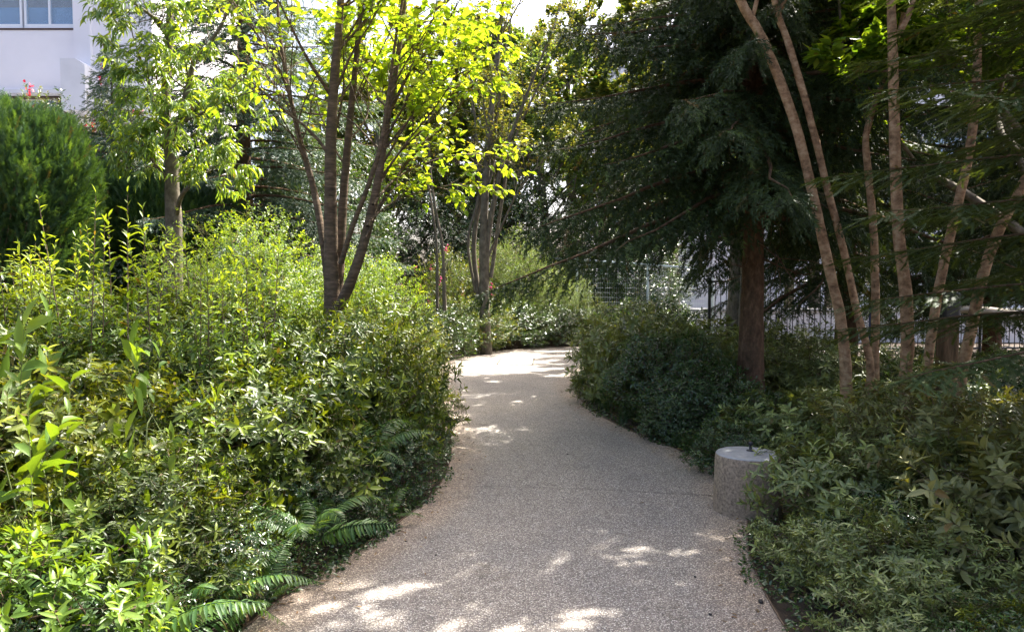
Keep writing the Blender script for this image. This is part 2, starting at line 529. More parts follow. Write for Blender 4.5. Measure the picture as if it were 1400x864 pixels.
def box(geo, x0, y0, z0, x1, y1, z1):
    v = [(x, y, z) for x in (x0, x1) for y in (y0, y1) for z in (z0, z1)]
    geo.add(v, None, [(0, 1, 3, 2), (4, 6, 7, 5), (0, 4, 5, 1), (2, 3, 7, 6), (0, 2, 6, 4), (1, 5, 7, 3)])


def bx(name, mat, dims, parent=None, bevel=0.0):
    g = Geo()
    box(g, *dims)
    o = g.obj(name, mat, parent, smooth=False)
    if bevel:
        md = o.modifiers.new('bevel', 'BEVEL')
        md.width = bevel
        md.segments = 2
    return o


# ------------------------------------------------------------------ things
def thing(name, label, cat, loc=(0, 0, 0), group=None, rz=0.0):
    o = bpy.data.objects.new(name, None)
    C.objects.link(o)
    o.location = loc
    o.rotation_euler = (0, 0, rz)
    o.empty_display_size = 0.2
    return tag(o, label, cat, group)


def tag(o, label=None, cat=None, group=None, kind=None):
    if label:
        o['label'] = label
    if cat:
        o['category'] = cat
    if group:
        o['group'] = group
    if kind:
        o['kind'] = kind
    return o


def copy_thing(src, name, label, cat, loc, rz=0.0, sc=(1, 1, 1), group=None):
    r = src.copy()
    C.objects.link(r)
    r.name = name
    r.location = loc
    r.rotation_euler = (0, 0, rz)
    r.scale = sc
    tag(r, label, cat, group)
    for ch in src.children:
        c = ch.copy()
        C.objects.link(c)
        c.parent = r
        for g in ch.children:
            d = g.copy()
            C.objects.link(d)
            d.parent = c
    return r


# ------------------------------------------------------------------ ground, path, road
def ground_sheet():
    xs = np.concatenate([[-250, -120, -60, -30], np.linspace(-16, 16, 90), [30, 60, 120, 250]])
    ys = np.concatenate([[-100, -40, -15], np.linspace(-6, 22, 90), [30, 45, 80, 160, 400]])
    X, Y = np.meshgrid(xs, ys, indexing='ij')
    Z = 0.012 * np.sin(X * 3.1) * np.sin(Y * 2.7) + 0.01 * np.sin(X * 7 + Y * 5) - 0.03
    g = Geo()
    n, m_ = len(xs), len(ys)
    i, j = np.meshgrid(np.arange(n - 1), np.arange(m_ - 1), indexing='ij')
    q = np.stack([i * m_ + j, (i + 1) * m_ + j, (i + 1) * m_ + j + 1, i * m_ + j + 1], -1).reshape(-1, 4)
    g.add(np.stack([X, Y, Z], -1), None, q)
    tag(g.obj('ground', M['soil']), kind='structure')


ground_sheet()

LEFT = [(-1.75, -4), (-1.5, -1), (-1.32, 1.5), (-1.15, 3.1), (-0.87, 4.0), (-0.66, 4.65), (-0.53, 5.3), (-0.52, 6.3), (-0.66, 7.8), (-0.93, 9.8),
        (-1.20, 11.8), (-1.25, 13.2), (-0.95, 14.6), (-0.25, 15.9), (0.7, 16.7), (1.9, 17.2), (3.4, 17.5), (7.0, 17.7)]
RIGHT = [(1.05, -4), (1.10, -1), (1.12, 1.5), (1.17, 3.1), (1.30, 4.0), (1.50, 4.7), (1.62, 5.5), (1.55, 6.2), (1.36, 6.8), (1.10, 7.6), (0.90, 8.7),
         (0.86, 10.0), (0.98, 11.3), (1.22, 12.4), (1.62, 13.3), (2.3, 14.0), (3.6, 14.5), (7.0, 14.7)]


def path_sheet():
    m_, k = 160, 17
    l, _ = resample([(x, y, 0) for x, y in LEFT], [0] * len(LEFT), m_)
    r, _ = resample([(x, y, 0) for x, y in RIGHT], [0] * len(RIGHT), m_)
    t = np.concatenate([[0, 0.04, 0.1], np.linspace(0.16, 0.84, k - 6), [0.9, 0.96, 1.0]])
    V = l[:, None] * (1 - t)[None, :, None] + r[:, None] * t[None, :, None]
    V[..., 2] = 0.012
    e = np.clip(1 - np.minimum(t, 1 - t) / 0.16, 0, 1) ** 0.7
    g = Geo()
    i, j = np.meshgrid(np.arange(m_ - 1), np.arange(k - 1), indexing='ij')
    q = np.stack([i * k + j, i * k + j + 1, (i + 1) * k + j + 1, (i + 1) * k + j], -1).reshape(-1, 4)
    g.add(V, None, q)
    # sides down into the soil
    for side in (l, r):
        s = np.stack([side + [0, 0, 0.012], side + [0, 0, -0.08]], 1)
        g.add(s, None, [(2 * a, 2 * a + 1, 2 * a + 3, 2 * a + 2) for a in range(m_ - 1)])
    o = g.obj('path', M['path'])
    tag(o, kind='structure')
    a = o.data.attributes.new('edge', 'FLOAT', 'POINT')
    val = np.zeros(len(o.data.vertices))
    val[:m_ * k] = np.tile(e, m_)
    a.data.foreach_set('value', val)
    # thin metal edging strip on both sides
    for side in (l, r):
        g = Geo()
        tan = unit(np.gradient(side, axis=0))
        nrm = np.stack([-tan[:, 1], tan[:, 0], 0 * tan[:, 0]], 1) * (0.006 if side is l else -0.006)
        s = np.stack([side + nrm * .3 + [0, 0, -0.08], side + nrm * .3 + [0, 0, 0.017], side + nrm * 1.3 + [0, 0, 0.017], side + nrm * 1.3 + [0, 0, -0.08]], 1)
        qs = [(4 * a + b_, 4 * a + b_ + 1, 4 * a + b_ + 5, 4 * a + b_ + 4) for a in range(m_ - 1) for b_ in range(3)]
        g.add(s, None, qs)
        tag(g.obj('path_edging', M['twig'], smooth=False), kind='structure')
    return l, r


PL, PR = path_sheet()
g = Geo()   # expansion joint across the path
jl = np.array([(-0.55, 5.32), (-0.1, 5.31), (0.5, 5.25), (1.0, 5.16), (1.60, 5.04)])
g.add([(x, y + o, 0.016) for x, y in jl for o in (-0.0035, 0.0035)], None, [(2 * a, 2 * a + 2, 2 * a + 3, 2 * a + 1) for a in range(4)])
tag(g.obj('path_joint', M['joint'], smooth=False), kind='structure')

# drain cover in the far part of the path
dc = thing('drain_cover', 'flat pale blue grey metal cover set into the far bend of the path', 'drain cover', (0.08, 13.75, 0.012), rz=-0.06)
bx('cover_plate', M['steel'], (-0.30, -0.52, -0.02, 0.30, 0.52, 0.006), dc, 0.002)
g = Geo()
for a in ((-0.33, -0.55, -.02, -0.305, 0.55, .008), (0.305, -0.55, -.02, 0.33, 0.55, .008), (-0.305, -0.55, -.02, 0.305, -0.525, .008), (-0.305, 0.525, -.02, 0.305, 0.55, .008)):
    box(g, *a)
g.obj('frame', M['bark_grey'], dc, smooth=False)
for sx in (-0.18, 0.2):
    bx('lifting_slot', M['black'], (sx - .03, -0.1, 0.0, sx + .03, -0.06, 0.0085), dc)

BY0 = 26.8
# road and pavement behind the railings
for nm, mt, y0, y1, z in (('pavement', 'pavement', 19.0, 21.0, 0.05), ('road', 'asphalt', 21.0, 28.0, -0.01)):
    g = Geo()
    box(g, 4.5, y0, -0.2, 60, y1, z)
    tag(g.obj(nm, M[mt], smooth=False), kind='structure')

g = Geo()  # pale paving added to bounce sunlight up onto the white building
box(g, -45, 18.4, -0.2, -6.5, BY0, 0.02)
tag(g.obj('bounce_paving', M['pavement'], smooth=False), kind='structure')

# ------------------------------------------------------------------ concrete bollard seat
def lathe(geo, prof, K=48):
    prof = np.array(prof, float)
    a = np.arange(K) / K * 2 * np.pi
    V = np.stack([prof[:, None, 0] * np.cos(a), prof[:, None, 0] * np.sin(a), np.repeat(prof[:, 1:2], K, 1)], -1)
    m_ = len(prof)
    i, j = np.meshgrid(np.arange(m_ - 1), np.arange(K), indexing='ij')
    q = np.stack([i * K + j, i * K + (j + 1) % K, (i + 1) * K + (j + 1) % K, (i + 1) * K + j], -1).reshape(-1, 4)
    geo.add(V.reshape(-1, 3), None, q)
    return m_ * K


bc = P(1017, 700, 4.83)
bo = thing('concrete_bollard', 'short round concrete bollard with a paler smooth top on the path edge', 'bollard', (bc[0] + 0.0, 4.77, -0.012))
g = Geo()
lathe(g, [(0.216, -0.06), (0.216, 0.0), (0.214, 0.08), (0.210, 0.2), (0.206, 0.36), (0.203, 0.385), (0.200, 0.392)])
g.obj('body', M['concrete'], bo)
g = Geo()
lathe(g, [(0.2005, 0.392), (0.196, 0.398), (0.185, 0.400), (0.1, 0.401), (0.0001, 0.401)])
g.obj('top', M['concrete_top'], bo)
g = Geo()
lathe(g, [(0.028, 0.400), (0.026, 0.407), (0.010, 0.409), (0.009, 0.44), (0.016, 0.445), (0.014, 0.46), (0.0001, 0.462)], 16)
o = g.obj('lifting_hook', M['black'], bo)
o.location = (0.035, 0.05, 0)

# ------------------------------------------------------------------ building left behind
def px_x(px, Y):
    return (px - 700) / F * Y


def px_z(py, Y):
    return float(P(700, py, Y)[2])


BY = 26.0
bd = thing('white_building', 'white rendered building with a band of windows above the green hedge', 'building', (-14, BY, 0))
bxo = lambda n, m_, d, par=bd, bev=0.0: bx(n, M[m_], (d[0] + 14, d[1] - BY, d[2], d[3] + 14, d[4] - BY, d[5]), par, bev)
zw0, zw1 = px_z(36, BY), px_z(-60, BY)
xw = px_x(113, BY)
zb = px_z(124, BY)
# wall pieces: spandrel under the windows, part above them, the projecting pier and the plain wall right of it
bxo('wall', 'wall', (-40, BY, zb, xw, BY + 8, zw0 - 0.06))
bxo('wall', 'wall', (-40, BY + 0.003, zw1 + 0.05, xw - 0.003, BY + 8, zw1 + 4))
bxo('wall', 'wall', (xw, BY - 0.12, 0, px_x(135, BY), BY + 8.1, zw1 + 4.1))
bxo('wall', 'wall', (px_x(135, BY), BY + 0.05, 0, px_x(215, BY), BY + 8.2, zw1 + 4.2))
bxo('sill_band', 'wall_trim', (-40, BY - 0.10, zb - 0.12, xw - 0.002, BY + 0.3, zb + 0.02), bev=0.01)
bxo('sill_band', 'painted_shade', (-40, BY - 0.02, zw0 - 0.14, xw - 0.002, BY + 0.1, zw0 - 0.075))  # dark strip painted in for the shadow line below the window frames
bxo('lower_wall', 'wall_trim', (-40, BY + 0.9, 0, xw - 0.004, BY + 7.9, px_z(160, BY)))
bxo('soffit', 'painted_shade', (-40, BY + 0.35, zb - 0.18, xw - 0.004, BY + 7.8, zb - 0.03))
# stub wall with a sloping coping at the foot of the pier
g = Geo()
x0, x1, ya, yb_ = px_x(91, BY - 1), px_x(124, BY - 1), BY - 1.0, BY - 0.13
zt0, zt1, z0 = px_z(80, BY - 1), px_z(88, BY - 1), px_z(160, BY)
v = [(x0, ya, z0), (x1, ya, z0), (x1, ya, zt1), (x0 + .5, ya, zt0), (x0, ya, zt0)]
v = [(a + 14, b_ - BY, c) for a, b_, c in v]
w = [(a, b_ + yb_ - ya, c) for a, b_, c in v]
g.add(v + w, [(0, 1, 2), (0, 2, 3), (0, 3, 4), (5, 7, 6), (5, 8, 7), (5, 9, 8)], [(0, 5, 6, 1), (1, 6, 7, 2), (2, 7, 8, 3), (3, 8, 9, 4), (4, 9, 5, 0)])
g.obj('stub_wall', M['wall_trim'], bd, smooth=False)
# upper windows
edges = [(-260, -150), (-145, -55), (-50, 41), (44, 112)]
for a, c in edges:
    xa, xc = px_x(a, BY), px_x(c, BY)
    z0, z1 = zw0, zw1
    g = Geo()
    ft = 0.07
    for d in ((xa, z0 - .06, xc, z0 + ft), (xa, z1 - ft, xc, z1 + .05), (xa, z0 + ft, xa + ft, z1 - ft), (xc - ft, z0 + ft, xc, z1 - ft),
              ((xa + xc) / 2 - .035, z0 + ft, (xa + xc) / 2 + .035, z1 - ft)):
        box(g, d[0] + 14, 0.02, d[1], d[2] + 14, 0.14, d[3])
    f = g.obj('window', M['frame_al'], bd, smooth=False)
    bxo('pane', 'glass', (xa + ft, BY + 0.07, z0 + ft, xc - ft, BY + 0.08, z1 - ft), f)
    bxo('blind', 'blind', (xa + ft, BY + 0.16, z0, xc - ft, BY + 0.19, z0 + 0.68), f)
bxo('reflection_panel', 'brick_reflection', (-40, BY + 0.26, zw0 - 0.05, xw - 0.01, BY + 0.36, zw1 + 0.05))  # backing panel that carries the painted brick reflection behind the panes
# lower strip of windows under the sill band
for a, c in ((-60, -3), (0, 40), (43, 84)):
    xa, xc = px_x(a, BY + .5), px_x(c, BY + .5)
    g = Geo()
    z0, z1 = px_z(160, BY), zb - .16
    for d in ((xa, z0, xa + .07, z1), (xc - .07, z0, xc, z1), (xa + .07, z0, xc - .07, z0 + .07), (xa + .07, z1 - .07, xc - .07, z1)):
        box(g, d[0] + 14, 0.5, d[1], d[2] + 14, 0.6, d[3])
    f = g.obj('window', M['frame_al'], bd, smooth=False)
    bxo('pane', 'glass', (xa + .07, BY + .54, z0 + .07, xc - .07, BY + .55, z1 - .07), f)
    bxo('blind', 'blind', (xa + .07, BY + .64, z0, xc - .07, BY + .66, z1 - .01), f)

# pale building across the road on the right
b2 = thing('pale_building', 'pale building across the road, glimpsed between the right hand trees', 'building', (14, 36, 0))
for k, (z0, z1) in enumerate(((0, 4.2), (5.6, 7.4), (8.8, 12.0))):
    bx('wall', M['wall'], (-9.8, 0, z0, 22, 0.4, z1), b2)
for k in range(9):
    bx('pier', M['wall_trim'], (-9.8 + 3.8 * k, -0.15, 0, -9.1 + 3.8 * k, 0.55, 12.003), b2)
for zi in (4.2, 7.4):
    for k in range(8):
        x0 = -9.1 + 3.8 * k
        f = bx('window', M['blind'], (x0, 0.18, zi, x0 + 3.1, 0.22, zi + 1.4), b2)
        f['label'] = 'wide window with blue grey glass'
        bx('mullion', M['frame_al'], (x0 + 1.52, 0.10, zi, x0 + 1.58, 0.17, zi + 1.4), f)
bx('back_wall', M['wall'], (-9.8, 6, 0, 22, 6.3, 12.0), b2)

# ------------------------------------------------------------------ fences
def pipe(name, p0, p1, r, mat, parent=None, K=12):
    g = Geo()
    p = np.linspace(p0, p1, 5)
    tubes(g, p[None], np.full((1, 5), r), K)
    p0, p1 = np.asarray(p0, float), np.asarray(p1, float)
    d = unit(p1 - p0)
    tubes(g, np.array([[p0 - d * .001, p0, p0 + d * 0.001]]), np.array([[0.0001, r, r * 1.001]]), K)
    tubes(g, np.array([[p1 - d * .001, p1, p1 + d * 0.001]]), np.array([[r * 1.001, r, 0.0001]]), K)
    return g.obj(name, mat, parent)


fl = [P(705, 351, 21.5), P(789, 355, 20.0), P(886, 362, 18.6), P(975, 369, 17.6)]
fe = thing('mesh_fence', 'pale green tubular mesh fence at the end of the path', 'fence', (fl[1][0], fl[1][1], 0))
off = np.array([fl[1][0], fl[1][1], 0])
g = Geo()
for k, p in enumerate(fl):
    q = p - off
    pipe('post', (q[0], q[1], -0.1), (q[0], q[1], p[2] + 0.03), 0.032, M['fence_white'], fe)
    if k < 3:
        r_ = fl[k + 1] - off
        pipe('rail', (q[0], q[1], p[2]), (r_[0], r_[1], fl[k + 1][2]), 0.026, M['fence_white'], fe)
        pipe('rail', (q[0], q[1], 0.22), (r_[0], r_[1], 0.22), 0.02, M['fence_white'], fe)
        nn = 40
        for i in range(1, nn):
            a = q + (r_ - q) * i / nn
            g_p = np.array([[(a[0], a[1], 0.22), (a[0], a[1], 1.0), (a[0], a[1], a[2])]])
            tubes(g, g_p, np.full((1, 3), 0.0022), 3)
        for zz in np.linspace(0.35, 1.95, 14):
            tubes(g, np.array([[(q[0], q[1], zz), ((q[0] + r_[0]) / 2, (q[1] + r_[1]) / 2, zz), (r_[0], r_[1], zz)]]), np.full((1, 3), 0.0022), 3)
g.obj('wire_mesh', M['fence_mesh'], fe)

rf = thing('black_railing', 'black vertical bar railing along the road behind the red brown trunks', 'railing', (4.5, 14.6, 0))
xa, xb, yy = 3.9 - 4.5, 15 - 4.5, 0.0
pipe('top_rail', (xa, yy, 1.50), (xb, yy + .6, 1.50), 0.02, M['black'], rf)
pipe('bottom_rail', (xa, yy, 0.16), (xb, yy + .6, 0.16), 0.02, M['black'], rf)
bar = Geo()
tubes(bar, np.array([[(0, 0, 0.16), (0, 0, 0.8), (0, 0, 1.5)]]), np.full((1, 3), 0.0085), 6)
bm_ = bar.mesh('bar', M['black'])
for k in range(98):
    o = bpy.data.objects.new('bar', bm_)
    C.objects.link(o)
    o.parent = rf
    f = (k + 1) / 99
    o.location = (xa + (xb - xa) * f, yy + .6 * f, 0)
for k in range(5):
    f = k / 4
    pipe('post', (xa + (xb - xa) * f, yy + .6 * f, -0.1), (xa + (xb - xa) * f, yy + .6 * f, 1.58), 0.03, M['black'], rf)
pw = thing('low_wall', 'low lavender white wall on the far side of the black railing', 'wall', (10, 18.6, 0))
bx('wall_face', M['wall'], (-5.6, 0, -0.1, 14, 0.2, 0.75), pw)
bx('coping', M['pavement'], (-5.63, -0.04, 0.75, 14.03, 0.24, 0.82), pw, 0.01)
bp = P(1206, 440, 13.9)
o = pipe('blue_post', (bp[0], 14.2, -0.05), (bp[0], 14.2, 1.35), 0.10, M['blue'])
tag(o, 'dark blue round post standing at the black railing', 'post')

# timber post and log rail
tp = P(1297, 400, 5.9)
tpo = thing('timber_post', 'square weathered timber post among the red brown trunks', 'post', (tp[0], 5.9, 0))
bx('shaft', M['post'], (-0.062, -0.062, -0.1, 0.062, 0.062, 1.20), tpo, 0.012)
bx('cap', M['black'], (-0.066, -0.066, 1.20, 0.066, 0.066, 1.42), tpo, 0.02)
lg = Geo()
trunk_tube(lg, [P(1300, 424, 6.0) + [0, 0.06, 0], P(1340, 424, 6.05), P(1400, 432, 6.2), P(1500, 446, 6.4)], [0.028, 0.032, 0.036, 0.036], 10, 20)
tag(lg.obj('log_rail', M['rail']), 'pale barked log rail running right from the timber post', 'rail')

# ------------------------------------------------------------------ shrubs
def dome(n, rng, rx, h, inner=0.3, low=-0.75, lob=0.16):
    """points and outward directions on an uneven dome"""
    d = rnd_dirs(n * 3, rng)
    d = d[d[:, 2] > low][:n]
    n = len(d)
    ph = rng.random((5, 3)) * 6.28
    k = rng.uniform(2, 5.5, (5, 3))
    w = sum(np.sin(d[:, 0] * k[i, 0] * 1.6 + ph[i, 0]) * np.sin(d[:, 1] * k[i, 1] * 1.6 + ph[i, 1]) * np.cos(d[:, 2] * k[i, 2] + ph[i, 2]) for i in range(5))
    rr = np.clip(1 + lob * w, 0.5, 1.18) * np.where(rng.random(n) < inner, rng.uniform(0.4, 0.85, n), rng.uniform(0.84, 1.08, n))
    p = d * rr[:, None] * np.array([rx, rx, 1])
    z = 0.42 * h + d[:, 2] * rr * np.where(d[:, 2] > 0, 0.58, 0.42) * h
    p[:, 2] = np.maximum(z, 0.03)
    return p, d


def stems_to(geo, pts, rng, spread=0.12, r0=0.008, r1=0.002, m=6, K=4, bow=0.12):
    n = len(pts)
    b0 = np.concatenate([rng.normal(0, spread, (n, 2)), np.full((n, 1), -0.05)], 1)
    if n < 30:
        b0[:, :2] *= 0.1
        r0 = 0.012
    t = np.linspace(0, 1, m)[None, :, None]
    mid = rng.normal(0, bow, (n, 1, 3)) * np.sin(t * np.pi)
    p = b0[:, None] * (1 - t) + pts[:, None] * t + mid
    p[..., :2] = b0[:, None, :2] + (p[..., :2] - b0[:, None, :2]) * (0.35 + 0.65 * t)
    tubes(geo, p, np.broadcast_to(np.linspace(r0, r1, m), (n, m)), K)


PROTO = {}


def shrub_proto(key, name, mat, rx, h, n, k, leaf, wr, length, seed, T=L8, elev=(1.15, 0.55), young=0.1, youngtip=0.7, up=0.55, inner=0.3,
                nst=60, stem='twig', pitch=2.4, lob=0.16, start=0.15, flowers=None, low=-0.75):
    rng = np.random.default_rng(seed)
    p, d = dome(n, rng, rx, h, inner, low, lob)
    sd = unit(d * np.array([1, 1, 0.6]) + np.array([0, 0, up]) + rng.normal(0, 0.38, p.shape))
    Ls = length * rng.uniform(0.6, 1.3, len(p))
    g = Geo()
    shoots(g, p - sd * Ls[:, None] * 0.6, sd, Ls, k, leaf, wr, rng, T, elev, start, youngtip, young, pitch=pitch)
    fol = g.mesh('foliage', M[mat], True, True)
    g = Geo()
    idx = rng.choice(len(p), min(nst, len(p)), replace=False)
    stems_to(g, (p - sd * Ls[:, None] * 0.6)[idx], rng, rx * 0.18)
    q = np.linspace(0, 1, 4)[None, :, None]
    tubes(g, (p - sd * Ls[:, None] * 0.6)[:, None] + (sd * Ls[:, None])[:, None] * q, np.broadcast_to(np.linspace(0.0022, 0.001, 4), (len(p), 4)), 3)
    stm = g.mesh('stem', M[stem])
    ms = [('foliage', fol), ('stem', stm)]
    if flowers:
        fm, nf, fs = flowers
        g = Geo()
        top = p[(d[:, 2] > 0.05)]
        c = top[rng.choice(len(top), nf)] * 1.04
        O = np.repeat(c, 14, 0) + rng.normal(0, fs * 1.0, (nf * 14, 3)) * np.array([.5, .5, 1.2])
        stamp(g, L4, O, rnd_dirs(len(O), rng), rnd_dirs(len(O), rng), np.full(len(O), fs), fs * 0.8, tints(len(O), rng))
        ms.append(('blossom', g.mesh('blossom', M[fm], True, True)))
    PROTO[key] = (name, ms)


SHRUBS = []


def shrub(key, x, y, sr, sh, label, cat='shrub', group=None, rz=None, z=0.0):
    name, ms = PROTO[key]
    rz = R.uniform(0, 6.28) if rz is None else rz
    r = thing(name, label, cat, (x, y, z), group, rz)
    r.scale = (sr, sr, sh)
    for nm, me in ms:
        o = bpy.data.objects.new(nm, me)
        C.objects.link(o)
        o.parent = r
    return r


for i in range(3):   # sunlit azaleas of the left bed: narrow glossy leaves in whorls; unit size r 0.75 h 1.15
    shrub_proto('az%d' % i, 'azalea_shrub', 'azalea', 0.76, 1.15, (1700, 2200, 1250)[i], 12, (0.064, 0.050, 0.078)[i], (0.33, 0.30, 0.38)[i], (0.12, 0.10, 0.15)[i], 11 + i, elev=(1.6, 0.95), young=0.10, youngtip=0.7, inner=0.5, up=0.28, start=0.25, lob=0.50)
for i in range(3):   # azaleas in the shade on the right
    shrub_proto('ad%d' % i, 'azalea_shrub', 'azalea_dark', 0.74, 0.95, (820, 1150, 720)[i], 10, (0.090, 0.070, 0.100)[i], (0.34, 0.30, 0.38)[i], 0.12, 21 + i, elev=(1.6, 0.95), young=0.12, youngtip=0.6, inner=0.4, up=0.28, start=0.25, lob=0.50)
for i in range(2):   # dark small glossy leaved clumps
    shrub_proto('gl%d' % i, 'evergreen_shrub', 'glossy', 0.78, 1.0, 1200, 11, 0.050, 0.45, 0.13, 31 + i, elev=(1.5, 0.95), young=0.15, youngtip=0.35, up=0.25)
for i in range(2):   # tall leafy shoots
    rng = np.random.default_rng(41 + i)
    n = 15
    base = np.concatenate([rng.normal(0, 0.28, (n, 2)), rng.uniform(0.5, 0.9, (n, 1))], 1)
    d = unit(np.concatenate([rng.normal(0, 0.10, (n, 2)), np.ones((n, 1))], 1))
    Ls = rng.uniform(0.75, 1.25, n)
    g = Geo()
    shoots(g, base, d, Ls, 40, 0.088, 0.32, rng, L8, (1.55, 0.85), 0.12, 1.0, 0.25, rng.uniform(0.6, 1, n))
    m_, dd = dome(380, rng, 0.55, 1.25, 0.4)
    sd = unit(dd * [1, 1, .5] + [0, 0, 0.7] + rng.normal(0, .3, m_.shape))
    shoots(g, m_ - sd * 0.1, sd, np.full(len(m_), 0.2), 12, 0.070, 0.33, rng, L8, (1.55, 0.9), 0.1, 0.7, 0.2)
    s = Geo()
    t = np.linspace(0, 1, 7)[None, :, None]
    foot = base * [[.35, .35, 0]] + [0, 0, -0.05]
    tip = base + d * Ls[:, None]
    p = foot[:, None] * (1 - t) + tip[:, None] * t + (base - (foot + tip) * .5)[:, None] * np.sin(t * np.pi) * 0.3
    # keep upper part exactly on the shoot line
    p = np.concatenate([foot[:, None], ((foot + base) / 2)[:, None] + 0.02, base[:, None], (base + d * Ls[:, None] * .5)[:, None], tip[:, None]], 1)
    tubes(s, p, np.broadcast_to(np.array([0.007, 0.006, 0.0055, 0.004, 0.0015]), (n, 5)), 5)
    PROTO['tall%d' % i] = ('tall_leafy_shrub', [('foliage', g.mesh('foliage', M['tall'], True, True)), ('stem', s.mesh('stem', M['twig']))])
shrub_proto('pieris', 'glossy_whorled_shrub', 'big', 0.5, 0.66, 420, 12, 0.062, 0.36, 0.10, 51, elev=(1.45, 0.9), young=0.15, youngtip=0.6, inner=0.2, nst=40)
shrub_proto('fine0', 'fine_leaved_shrub', 'fine', 1.15, 2.5, 3400, 12, 0.040, 0.52, 0.20, 61, L4, (1.5, 1.0), 0.25, 0.8, 0.1, 0.4, lob=0.25)
shrub_proto('fine1', 'fine_leaved_shrub', 'fine', 0.95, 1.9, 2400, 12, 0.040, 0.52, 0.20, 62, L4, (1.5, 1.0), 0.25, 0.8, 0.1, 0.4, lob=0.25)
shrub_proto('will', 'feathery_shrub', 'willow', 1.15, 2.5, 3000, 16, 0.048, 0.26, 0.42, 63, L4, (1.0, 0.6), 0.2, 0.5, 0.35, 0.35)
shrub_proto('bank0', 'bank_shrub', 'mid', 0.95, 1.2, 1300, 12, 0.055, 0.42, 0.22, 64, L4, (1.3, 0.8), 0.1, 0.5, 0.3, 0.3)
shrub_proto('bank1', 'bank_shrub', 'glossy', 0.95, 1.2, 1300, 12, 0.055, 0.42, 0.22, 65, L4, (1.3, 0.8), 0.2, 0.6, 0.3, 0.3)
shrub_proto('bigdark', 'tall_evergreen_shrub', 'glossy', 1.7, 4.2, 3600, 12, 0.085, 0.42, 0.35, 66, L4, (1.3, 0.9), 0.1, 0.3, 0.2, 0.35)
shrub_proto('redfl', 'red_flowered_shrub', 'mid', 1.7, 4.8, 3400, 12, 0.080, 0.36, 0.35, 67, L4, (1.2, 0.8), 0.1, 0.35, 0.4, 0.35, flowers=('red', 50, 0.07))
shrub_proto('pinkfl', 'pink_flowered_shrub', 'mid', 0.9, 1.6, 1100, 12, 0.05, 0.42, 0.26, 68, L4, (1.2, 0.8), 0.2, 0.5, 0.3, 0.3, flowers=('pink', 12, 0.035))
# broad leaved plants: opposite pairs of large leaves
shrub_proto('hydr', 'broad_leaved_plant', 'big', 0.30, 0.85, 20, 9, 0.135, 0.46, 0.34, 71, leaf8(0.22, 0.09), (1.4, 0.7), 0.35, 0.7, 0.9, 0.2, nst=20, stem='green_twig', pitch=1.57)
shrub_proto('hyd2', 'broad_leaved_plant', 'big', 0.34, 0.7, 22, 8, 0.11, 0.62, 0.26, 72, leaf8(0.2, 0.08), (1.4, 0.9), 0.3, 0.5, 0.9, 0.2, nst=22, stem='green_twig', pitch=1.57)

def recolour(o, mk):
    if mk:
        for ch in o.children:
            if ch.name.startswith('foliage'):
                ch.material_slots[0].link = 'OBJECT'
                ch.material_slots[0].material = M[mk]


GL = 'azaleas massed in the left bed'
for key, x, y, sr, sh, lab in (
    ('az0', -1.32, 5.75, 1.0, 1.10, 'sunlit azalea bush bulging towards the path in front of the multi stemmed tree'),
    ('az1', -1.30, 6.90, 0.95, 1.02, 'azalea bush behind the bulging one, beside the narrowing path'),
    ('az2', -1.62, 4.55, 0.95, 0.80, 'lower azalea bush behind the ferns on the left path edge'),
    ('az0', -2.25, 5.40, 1.1, 1.12, 'rounded azalea bush just left of the one that bulges to the path'),
    ('az1', -2.45, 6.60, 1.1, 1.15, 'azalea bush directly at the foot of the multi stemmed tree'),
    ('az2', -2.35, 3.80, 1.0, 0.88, 'azalea bush with pale sun flecked tips in the middle of the left bed'),
    ('az0', -3.15, 4.70, 1.15, 1.08, 'azalea bush under the tall leafy shoots'),
    ('az1', -2.75, 2.95, 0.85, 0.86, 'shaded azalea bush behind the glossy whorled shrub'),
    ('az2', -3.45, 6.10, 1.2, 1.22, 'azalea bush behind the tall leafy shoots'),
    ('az1', -4.20, 4.90, 1.2, 1.25, 'azalea bush at the left picture edge behind the broad leaved plants'),
    ('az0', -1.75, 3.25, 0.75, 0.62, 'small dark azalea bush between the two large ferns'),
    ('az2', -3.50, 3.70, 1.0, 1.10, 'azalea bush behind the broad leaved plant with pale leaves'),
    ('az0', -1.75, 7.90, 0.95, 0.95, 'azalea bush right of the multi stemmed tree, where the path bends'),
    ('az2', -4.60, 6.70, 1.3, 1.30, 'azalea bush furthest left in front of the green hedge'),
):
    recolour(shrub(key, x, y, sr, sh, lab, group=GL), {-1.30: 'azalea_warm', -2.25: 'azalea_deep', -2.75: 'azalea_deep', -1.62: 'azalea_deep', -2.35: 'azalea_warm', -4.20: 'azalea_deep', -1.75: 'azalea_deep'}.get(x))
GG = 'low dark evergreens edging the path'
